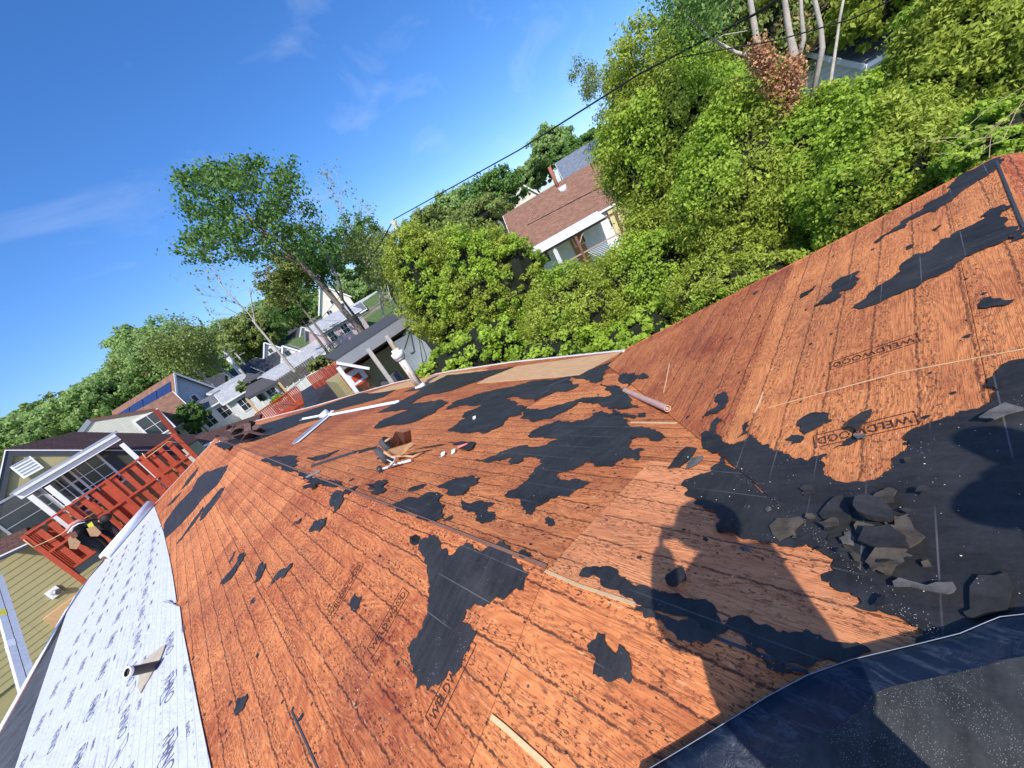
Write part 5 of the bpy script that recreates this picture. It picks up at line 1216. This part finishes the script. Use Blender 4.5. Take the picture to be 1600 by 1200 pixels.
def crown(c,rad,nclump,nleaf,leaf,asp,mats,seed,clump=.28,fill=.35,ivy=0.,low=-1.,up=0.):
    """clumps sit on a lumpy ellipsoid shell, leaves sit on each clump"""
    rs=np.random.RandomState(seed); rad=np.array(rad,float); c=np.array(c,float)
    d=rs.normal(size=(nclump,3)); d/=np.linalg.norm(d,axis=1)[:,None]; d[:,2]=np.maximum(d[:,2],low)
    ph=rs.rand(6)*6
    lump=1+.10*np.sin(d[:,0]*5+ph[0])*np.sin(d[:,1]*4+ph[1])+.10*np.sin(d[:,2]*7+ph[2]+d[:,0]*3)
    rr=lump*(1-fill*rs.rand(nclump)**1.6)
    P=c+d*rad*rr[:,None]
    cs=clump*rad.min()*(.55+.75*rs.rand(nclump))
    idx=np.repeat(np.arange(nclump),nleaf); n=len(idx)
    ld=rs.normal(size=(n,3)); ld/=np.linalg.norm(ld,axis=1)[:,None]
    lr=(.45+.6*rs.rand(n))
    C=P[idx]+ld*(cs[idx]*lr)[:,None]*np.array([1,1,.75])
    N_=ld*.7+d[idx]*.5+rs.normal(size=(n,3))*.55+np.array([0,0,up]); N_/=np.linalg.norm(N_,axis=1)[:,None]
    iv=(np.sin(P[:,0]*1.7+ph[3])*np.sin(P[:,1]*1.9+ph[4])*1.0+np.sin(P[:,2]*1.3+ph[5])*.5+rs.rand(nclump)*.5) > (1.0-2.2*ivy)
    mi=np.zeros(n,int); 
    if len(mats)>1: mi=iv[idx].astype(int)
    S_=leaf*(.6+.8*rs.rand(n)); asp_=np.where(mi==1,.85,asp) if len(mats)>1 else np.full(n,asp)
    if len(mats)>1: S_=np.where(mi==1,S_*.74,S_)
    ct=rs.rand(nclump); tint=np.clip(.25*ct[idx]+.55*rs.rand(n)+.2*(ld[:,2]*.5+.5),0,1)
    return leaf_mesh('crown',C,N_,S_,asp_,tint,mi,mats,seed+1)
def core(c,rad,seed,k=.72):  # near-black filler painting the shade in the gaps of a crown
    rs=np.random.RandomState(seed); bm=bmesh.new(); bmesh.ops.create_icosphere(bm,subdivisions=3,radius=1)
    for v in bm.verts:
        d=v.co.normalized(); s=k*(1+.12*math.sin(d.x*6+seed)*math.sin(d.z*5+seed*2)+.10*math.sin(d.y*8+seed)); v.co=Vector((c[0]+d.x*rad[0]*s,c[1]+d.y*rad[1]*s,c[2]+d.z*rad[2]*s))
    me=bpy.data.meshes.new('crown_shade_filler'); bm.to_mesh(me); bm.free(); return me
def bush(name,label,px,py,R,rh,rv,mats,seed,nclump=260,nleaf=55,leaf=.16,asp=.45,group=None,cat='tree',ivy=0.,trunk=True,fill=.35,clump=.24,corek=.72,up=0.):
    c=onR(px,py,R); k=mpp(c); rx=rh*k; rz=rv*k
    g=ground_z(c.x,c.y); o=thing(name,label,cat,(c.x,c.y,g),0,group)
    link('crown',crown(c,(rx,rx,rz),nclump,nleaf,leaf,asp,mats,seed,clump=clump,ivy=ivy,fill=fill,up=up),None,o,Matrix.Identity(4))
    if corek: link('crown_shade_filler',core(c,(rx,rx,rz),seed,corek),M_CORE,o,Matrix.Identity(4))
    if trunk: MB().tube([(c.x,c.y,g-.3),(c.x+.1,c.y,(g+c.z)/2),(c.x,c.y,c.z)],[.045*rx+.06,.035*rx+.05,.03],8).build('trunk',M_BARK,o,Matrix.Identity(4))
    return o
H_=[ # px,py,R,rh,rv,ivy,label
 (688,455,19,62,112,.10,'narrow dark evergreen at the left end of the hedge beside the white conduit'),
 (762,455,17.5,70,105,.22,'rounded evergreen with a pointed top second from the left in the hedge'),
 (812,445,16.5,50,84,.50,'vine covered evergreen in front of the brown roof'),
 (905,500,13.5,95,78,.25,'low wide evergreen in front of the pergola'),
 (1035,450,12.8,95,112,.15,'broad olive evergreen below the yellow wall'),
 (1060,250,14.5,115,165,.12,'tall domed evergreen rising against the sky left of the ivy trunk'),
 (1180,330,12,115,160,.22,'big evergreen right below the ivy covered trunk'),
 (1300,285,11.5,100,128,.50,'vine covered evergreen right of the ivy trunk'),
 (1150,450,10.2,105,80,.20,'low evergreen spray just behind the rake of the cross gable'),
 (1400,300,9.8,110,130,.38,'dark evergreen with vines behind the middle of the rake'),
 (1530,130,11.5,115,150,.30,'tall evergreen at the upper right corner'),
 (1560,230,8.6,70,60,.20,'evergreen closest to the end of the ridge'),
]
for i,h in enumerate(H_):
    R=h[2]; c0=onR(h[0],h[1],R); area=h[3]*h[4]
    nl=int(area/1.5); 
    bush('evergreen_tree',h[6],h[0],h[1],R,h[3],h[4],[LF_CED,LF_IVY],100+i,nclump=min(2300,nl//6),nleaf=60,leaf=.0062*R+.016,asp=.40,group='evergreens of the tall hedge behind the roof',ivy=h[5]*.8,clump=.15,fill=.36,corek=.74)
# low hedge base filler
for i,(x,y,R,rh,rv,lab) in enumerate([(760,545,15,90,45,'low ivy covered shrub along the eave left'),(870,545,12.5,90,42,'low ivy covered shrub in the middle of the eave'),(1010,520,10.8,75,38,'low bright green ivy shrub at the corner of the valley'),(700,575,14.8,50,30,'small ivy shrub at the foot of the leftmost evergreen')]):
    bush('ivy_shrub',lab,x,y,R,rh,rv,[LF_IVY],150+i,nclump=160,nleaf=60,leaf=.12,asp=.8,group='ivy shrubs along the far eave',cat='shrub',trunk=False)
# branches
def grow(p,d,L_,r,lev,rng,segs,tips,bend=.25,nb=3,seg=4,gr=.0):
    pts=[p]; rs=[r]; dd=d.normalized()
    for i in range(seg):
        dd=(dd+Vector((rng.gauss(0,bend),rng.gauss(0,bend),rng.gauss(0,bend)+gr))*.5).normalized(); p=p+dd*(L_/seg); pts.append(p); rs.append(r*(1-.55*(i+1)/seg))
    segs.append((pts,rs))
    if lev<=0: tips.append(p); return
    for k in range(nb):
        i=rng.randint(max(1,seg//2),seg); q=pts[i]; nd=(dd+Vector((rng.gauss(0,.55),rng.gauss(0,.55),rng.gauss(.1,.45)))).normalized()
        grow(q,nd,L_*rng.uniform(.55,.8),rs[i]*.62,lev-1,rng,segs,tips,bend,nb,seg,gr)
def tubes(segs,n=5):
    b=MB()
    for pts,rs in segs: b.tube(pts,[max(.008,r) for r in rs],n,False)
    return b
# big leaning maple
def maple():
    R=30; rng=random.Random(8)
    p=[onR(x,y,R) for x,y in [(590,548),(560,512),(522,468),(470,410),(432,377),(400,350)]]
    g=thing('leaning_maple','tall maple leaning left with a full dark green crown against the sky','tree',tuple(p[0]-Vector((0,0,2))))
    k=mpp(p[2]); b=MB(); b.tube([p[0]-Vector((0,0,5))]+p,[7*k,6*k,5*k,4*k,3.2*k,2.4*k,1.5*k],10)
    q=[onR(x,y,R) for x,y in [(535,470),(530,440),(505,385),(480,345)]]; b.tube(q,[2.6*k,2*k,1.5*k,.8*k],8)
    segs=[]; tips=[]
    for s in (3,4,5): 
        for j in range(5):
            t=onR(rng.uniform(300,470),rng.uniform(262,400),R+rng.uniform(-3,3)); d=t-p[s]; grow(p[s],d,d.length*.5,1.7*k,2,rng,segs,tips,.2,3)
    for pts,rs in segs: b.tube(pts,[max(.015,r) for r in rs],5,False)
    b.build('trunk',M_BARK,g,Matrix.Identity(4))
    C=[]
    lobes=[(385,318,78,58),(340,300,58,40),(425,300,58,46),(455,330,40,34),(320,300,40,30),(350,375,55,26),(485,365,30,24),(385,355,55,22),(410,275,50,26),(500,385,30,28),(310,370,28,18),(365,265,38,18),(300,395,22,14),(350,395,40,12),(292,330,20,12),(420,395,30,14),(285,290,16,14)]
    rs_=np.random.RandomState(3); cl=[]
    for (x,y,a,c_l) in lobes:
        m=int(a*c_l/62)+6
        for _ in range(int(m*.42)):
            u=rs_.rand()*2*math.pi; v=math.sqrt(rs_.rand())*1.12
            cl.append(onR(x+a*v*math.cos(u),y+c_l*v*math.sin(u),R+rs_.normal()*2.4))
    cl=np.array([list(v) for v in cl]); nl=75; idx=np.repeat(np.arange(len(cl)),nl); n=len(idx)
    ld=rs_.normal(size=(n,3)); C=cl[idx]+ld*np.array([.34,.34,.24]); N_=ld+rs_.normal(size=(n,3)); N_/=np.linalg.norm(N_,axis=1)[:,None]
    tint=np.clip(.35*rs_.rand(len(cl))[idx]+.6*rs_.rand(n),0,1)
    link('crown',leaf_mesh('crown',C,N_,.20*(.6+.8*rs_.rand(n)),np.full(n,.7),tint,np.zeros(n),[LF_MAP],9),None,g,Matrix.Identity(4))
maple()
def bare(name,label,base,top,R,seed,lev=3,rad=3.,mat=M_BARK,leaves=0,lm=None,nb=3,group=None,leaf=.25,spread=.22,fan=None,nl=16):
    rng=random.Random(seed); a=onR(*base,R); t=onR(*top,R); k=mpp(a)
    g=thing(name,label,'tree',tuple(a),0,group); segs=[]; tips=[]
    d=t-a
    segs.append(([a-Vector((0,0,2)),a,a+d*.5],[rad*k*1.2,rad*k,rad*k*.75]))
    for j in range(3): grow(a+d*(.3+.2*j)*.9,d+Vector((rng.gauss(0,.4),rng.gauss(0,.4),rng.gauss(0,.2)))*d.length*.5,d.length*.42,rad*k*.6,lev,rng,segs,tips,.22,nb)
    tubes(segs,5).build('trunk',mat,g,Matrix.Identity(4))
    if leaves and tips:
        rs_=np.random.RandomState(seed); tp_=np.array([list(v) for v in tips]); idx=rs_.randint(0,len(tp_),leaves*nl); n=len(idx)
        C=tp_[idx]+rs_.normal(size=(n,3))*spread; N_=rs_.normal(size=(n,3)); N_/=np.linalg.norm(N_,axis=1)[:,None]
        link('crown',leaf_mesh('crown',C,N_,leaf*(.5+.9*rs_.rand(n)),np.full(n,.65),np.clip(rs_.rand(n),0,1),np.zeros(n),[lm],seed),None,g,Matrix.Identity(4))
    return g
bare('bare_tree','leafless pale tree leaning left between the houses and the sky',(440,555),(345,440),45,21,3,2.2,M_BARKP,12,LF_OLV,leaf=.25)
bare('bare_tree','thin leafless tree standing behind the maple crown',(560,420),(540,320),40,22,3,1.5,M_BARKP,16,LF_OLV,leaf=.22)
bare('sparse_tree','sparse greening tree left of the white conduit',(600,500),(582,395),34,23,3,1.8,M_BARKP,180,LF_OLV,leaf=.18,spread=.35)
bare('sparse_tree','sparse bushy tree right above the carport roof',(625,520),(605,440),30,24,3,1.8,M_BARKP,180,LF_OLV,leaf=.18,spread=.32)
bare('sparse_tree','thin spring tree alone on the skyline left of the big evergreens',(968,215),(945,125),60,25,3,1.6,M_BARKP,260,LF_OLV,leaf=.22,spread=.35)
bare('sparse_tree','pale branched tree at the left of the wooded slope',(345,610),(275,555),62,26,3,2.2,M_BARKP,260,LF_OLV,leaf=.3,spread=.8)
bare('sparse_tree','second pale branched tree on the wooded slope',(378,605),(325,550),66,27,3,2.2,M_BARKP,220,LF_OLV,leaf=.3,spread=.8)
# leafy masses of the middle distance, each a tree
MID=[
 (440,440,38,42,34,LF_RED,'russet tinged tree left of the leaning maple trunk'),(475,400,40,50,42,LF_MAP,'dark green tree behind the upper maple trunk'),(560,385,38,50,42,LF_MAP,'leafy tree between the maple and the conduit'),
 (500,420,44,48,30,LF_MAP,'dark bushy tree behind the maple trunk'),(602,425,36,36,40,LF_OLV,'olive tree right of the maple trunk'),(455,478,50,42,22,LF_MAP,'low dark tree above the pink house'),(612,395,42,30,40,LF_RED,'reddish spring tree beside the utility pole'),
]
for i,(x,y,R,rh,rv,m,lab) in enumerate(MID):
    bush('leafy_tree',lab,x,y,R,rh,rv,[m] if m is not LF_RED else [LF_OLV,LF_RED],200+i,nclump=170,nleaf=60,leaf=.19,asp=.65,group='leafy trees behind the leaning maple',fill=.85,clump=.22,corek=0,ivy=.25)
FAR=[]
rg=random.Random(77)
line=[(-30,720,50,36),(30,690,52,40),(70,672,46,34),(110,652,50,36),(150,632,48,36),(190,612,54,44),(235,585,52,46),(215,545,38,34),(262,545,52,42),(305,560,50,40),(285,600,46,34),(345,545,48,36),(390,520,48,34),(430,500,48,34),(370,560,40,26),(455,480,44,30),(160,603,22,18),(45,655,34,20),(330,585,34,24),(415,530,36,22),(560,452,46,30),(612,425,48,30),(520,472,36,22),(655,398,44,24)]
FARL=['pale tree cut by the left edge on the wooded ridge','round tree nearest the left edge, left of the olive house','broad tree just above the olive house apex','tree left of the cream house roof','tree above the left end of the cream house','tree above the middle of the cream house','tree just left of the blue house with solar panels','tall pale tree on the skyline left of the bare branches','dense tree under the pale branched trees','dense tree left of the transformer pole','low tree right above the solar panels','tree behind the top of the transformer pole','tree behind the bare leaning tree','tree left of the russet crown','low tree above the dark roofed town houses','tree tucked under the russet crown','small spindly tree sticking out above the ridge on the left','small pale tree on the skyline at the far left','small tree beside the transformer','small tree in front of the bare leaning tree','distant tree seen between the maple trunk and the sparse trees','distant tree behind the utility pole top','distant tree behind the tall cream gabled house','distant tree above the left end of the hedge']
for i,(x,y,rh,rv) in enumerate(line):
    m=LF_FAR if i%3 else LF_OLV; R=95+rg.uniform(-12,25)
    bush('far_tree',FARL[i],x,y,R,rh,rv,[m],300+i,nclump=200,nleaf=60,leaf=.0048*R,asp=.7,group='trees of the wooded ridge behind the town',fill=.5,clump=.26,corek=.6)
for i,(x,y,R,rh,rv,m,lab) in enumerate([(765,305,62,56,34,LF_MAP,'dark leafy tree left of the brown roof'),(712,330,64,42,30,LF_FAR,'fresh green tree at the left of the brown roof house'),(668,352,60,40,26,LF_OLV,'grey green shrubby tree right of the pole top'),(862,228,75,34,30,LF_FAR,'round green tree behind the chimney pipe'),(885,240,72,26,18,LF_MAP,'small bright tree beside the grey roof'),(830,275,80,40,20,LF_FAR,'low tree line behind the pale gabled house'),(925,215,90,26,10,LF_MAP,'flat dark tree on the skyline by the grey roof'),(1000,160,60,36,30,LF_FAR,'dark tree peeking left of the tall evergreen'),(745,345,50,60,28,LF_OLV,'olive shrub below the dark leafy tree'),(690,385,45,60,26,LF_OLV,'olive shrub left of the brown roof')]):
    bush('leafy_tree',lab,x,y,R,rh,rv,[m],400+i,nclump=200,nleaf=60,leaf=.0058*R,asp=.65,fill=.5,clump=.26,corek=.6)
# backdrop trees upper right behind trunks
for i,(x,y,R,rh,rv,m,lab) in enumerate([(1110,40,24,70,75,LF_OLV,'olive brown tree behind the arching branch'),(1200,60,26,80,80,LF_OLV,'olive tree behind the ivy covered stems'),(1290,30,26,70,60,LF_RED,'brownish tree at the top edge behind the stems'),(1390,-10,24,80,60,LF_CED,'yellow green tree at the top edge near the white house'),(1160,-40,25,90,60,LF_CED,'tree crown cut by the top edge of the photo')]):
    bush('leafy_tree',lab,x,y,R,rh,rv,[m],430+i,nclump=170,nleaf=55,leaf=.20,asp=.5,fill=.5,clump=.24,corek=.6)
# ivy-clad multi-stem tree
def stems():
    R=11.6; q=lambda x,y,dr=0:onR(x,y,R+dr); k=mpp(q(1230,120))*.62
    g=thing('ivy_clad_tree','pale multi stemmed tree with russet dry ivy round its fork','tree',tuple(q(1215,200)))
    b=MB()
    b.tube([q(1215,215),q(1218,150),q(1205,120),q(1186,85),q(1180,50),q(1172,0),q(1165,-60)],[15*k,13*k,11*k,8.5*k,7*k,6*k,5*k],10)
    b.tube([q(1222,190),q(1238,130),q(1242,90),q(1233,50),q(1226,0),q(1222,-60)],[14*k,14*k,10*k,7*k,6*k,5*k],10)
    b.tube([q(1244,110),q(1256,60),q(1252,20),q(1250,-40)],[6*k,5*k,4*k,3*k],8); MB().tube([q(1262,190),q(1285,75),q(1282,40),q(1273,0),q(1268,-40)],[7*k,6*k,5*k,4.5*k,4*k],8).build('stem',M_BARKP,g,Matrix.Identity(4))
    b.tube([q(1190,92),q(1150,82),q(1110,60),q(1075,25),q(1052,-5)],[4.5*k,4*k,3.3*k,2.8*k,2*k],8); b.tube([q(1096,76),q(1130,55),q(1168,48)],[1.8*k,1.5*k,1*k],6)
    MB().tube([q(1290,180,1),q(1308,60,3),q(1312,30,3),q(1318,0,3)],[5*k,4*k,3.5*k,3*k],8).build('stem',M_BARKP,g,Matrix.Identity(4))
    b.build('trunk',M_BARKP,g,Matrix.Identity(4))
    rs_=np.random.RandomState(4); ax=[(1218,150),(1205,122),(1190,95),(1184,75),(1230,150),(1240,125),(1238,100),(1222,175)]
    pts=[]
    for i in range(3600):
        a=ax[rs_.randint(len(ax)-1)]; c=ax[rs_.randint(4) if a in ax[:4] else 4+rs_.randint(4)]; t=rs_.rand()
        v=q(a[0]+(c[0]-a[0])*t,a[1]+(c[1]-a[1])*t,-.2); r=np.random.RandomState(i).normal(size=3)*.11; pts.append([v.x+r[0],v.y+r[1],v.z+r[2]])
    C=np.array(pts); n=len(C); N_=rs_.normal(size=(n,3)); N_/=np.linalg.norm(N_,axis=1)[:,None]
    link('dry_ivy',leaf_mesh('dry_ivy',C,N_,.055*(.6+.8*rs_.rand(n)),np.full(n,.8),rs_.rand(n),np.zeros(n),[LF_DRY],4),None,g,Matrix.Identity(4))
    # leafy hanging twigs upper left
    m=4200; cl=np.array([list(q(rs_.uniform(1025,1130),rs_.uniform(-40,60)*(1),rs_.uniform(-.8,1))) for _ in range(60)]); idx=rs_.randint(0,60,m)
    C=cl[idx]+rs_.normal(size=(m,3))*.22; N_=rs_.normal(size=(m,3)); N_/=np.linalg.norm(N_,axis=1)[:,None]
    link('crown',leaf_mesh('crown',C,N_,.075*(.6+.8*rs_.rand(m)),np.full(m,.5),rs_.rand(m),np.zeros(m),[LF_MAP],5),None,g,Matrix.Identity(4))
stems()
# dry vine twigs over the end of the ridge
b=MB(); rg=random.Random(9)
for k in range(14):
    a=onR(1500+rg.uniform(-10,90),rg.uniform(225,262)-rg.uniform(0,30),6.9+rg.uniform(0,.8)); d=Vector((rg.uniform(-1,1),rg.uniform(-1,1),rg.uniform(-.3,.8))).normalized()*rg.uniform(.2,.6)
    b.tube([a,a+d*.5+Vector((0,0,.04)),a+d],[.0035,.0028,.002],4,False)
tag(b.build('dry_twigs',plain('twig',(.50,.36,.22),.8)),'tangle of dry tan twigs beside the end of the ridge','twigs')['kind']='stuff'
# small conifer beside brown slope, green shrubs in town
bush('small_conifer','small dark conifer between the cream and white houses',300,650,44,18,20,[LF_MAP],500,80,40,.3,.4,None,'tree')
bush('small_shrub','green shrub on the deck beside the gazebo',432,624,36,9,6,[LF_IVY],501,40,30,.2,.6,None,'shrub',trunk=False)
for i,(x,y) in enumerate([(497,568),(520,556),(385,600)]): bush('hedge_bush','long low yellow-green bush %s'%['behind the white fence on its left','behind the white fence on its right','by the left end of the white fence'][i],x,y,44,16,8,[LF_OLV],510+i,60,36,.3,.6,None,'shrub',trunk=False)

# ================================================================= POLES AND WIRES
def pole(name,label,top,bot,R,r,mat=M_GALV,cross=None,group=None):
    a=onR(*top,R); z0=ground_z(a.x,a.y); g=thing(name,label,'pole',(a.x,a.y,z0),0,group)
    MB().tube([(a.x,a.y,z0-.5),tuple(a)],[r*1.25,r],10).build('shaft',mat,g,Matrix.Identity(4))
    if cross:
        for dz in cross: MB().bar((a.x-1.1,a.y-.3,a.z+dz),(a.x+1.1,a.y+.3,a.z+dz),.1,.12).build('crossarm',mat,g,Matrix.Identity(4))
    return g,a
g,a=pole('utility_pole','weathered utility pole top with a cable at the left end of the hedge',(613,345),None,24,.14)
MB().tube([onR(625,378,23.6),onR(625,478,23.6)],.05,8).build('conduit',M_WHT,g,Matrix.Identity(4))
g2,a2=pole('utility_pole','utility pole with a pale transformer in the town',(349,548),None,62,.16,cross=(-.5,))
c=onR(357,560,61.5); MB().tube([c+Vector((0,0,-1.0)),c+Vector((0,0,.1))],.26,12).build('transformer',M_WMET,g2,Matrix.Identity(4))
pole('utility_pole','thinner utility pole right of the one with the transformer',(367,551),None,70,.13,cross=(-.6,))
pole('utility_pole','short white pole left of the one with the transformer',(349,555),None,66,.10,M_WHT)
pole('utility_pole','thin dark pole farther right on the slope',(362,534),None,90,.14,cross=(-.6,)) 
def wire(label,pts,r,sag=.0,nm='cable'):
    P=[onR(x,y,R) for x,y,R in pts]; out=[]
    for i in range(len(P)-1):
        for k in range(8):
            t=k/8; q=P[i].lerp(P[i+1],t); q.z-=sag*4*t*(1-t); out.append(q)
    out.append(P[-1]); b=MB(); b.tube(out,r,6); tag(b.build(nm,M_WIRE),label,'cable')
wire('thick overhead cable from the utility pole up to the top of the photo',[(615,343,24),(810,235,17),(1000,115,13),(1180,22,11),(1260,-30,10)],.026)
wire('overhead cable running left from the utility pole towards the town',[(615,343,24),(595,380,28),(560,430,40),(500,500,60)],.03)
wire('thin overhead cable crossing the ivy covered tree',[(1060,90,12),(1218,62,11),(1330,30,10.5),(1480,-40,10)],.012)
wire('thin cable crossing the brown roof',[(824,352,30),(900,312,28),(980,272,26)],.03)
wire('upper thin cable over the pink house',[(400,660,45),(480,572,45),(560,500,45),(640,440,40)],.025)
wire('lower thin cable over the pink house',[(430,660,42),(520,585,42),(590,505,42),(655,455,38)],.025)
print('objects',len(bpy.data.objects),'patches',fcount[0])
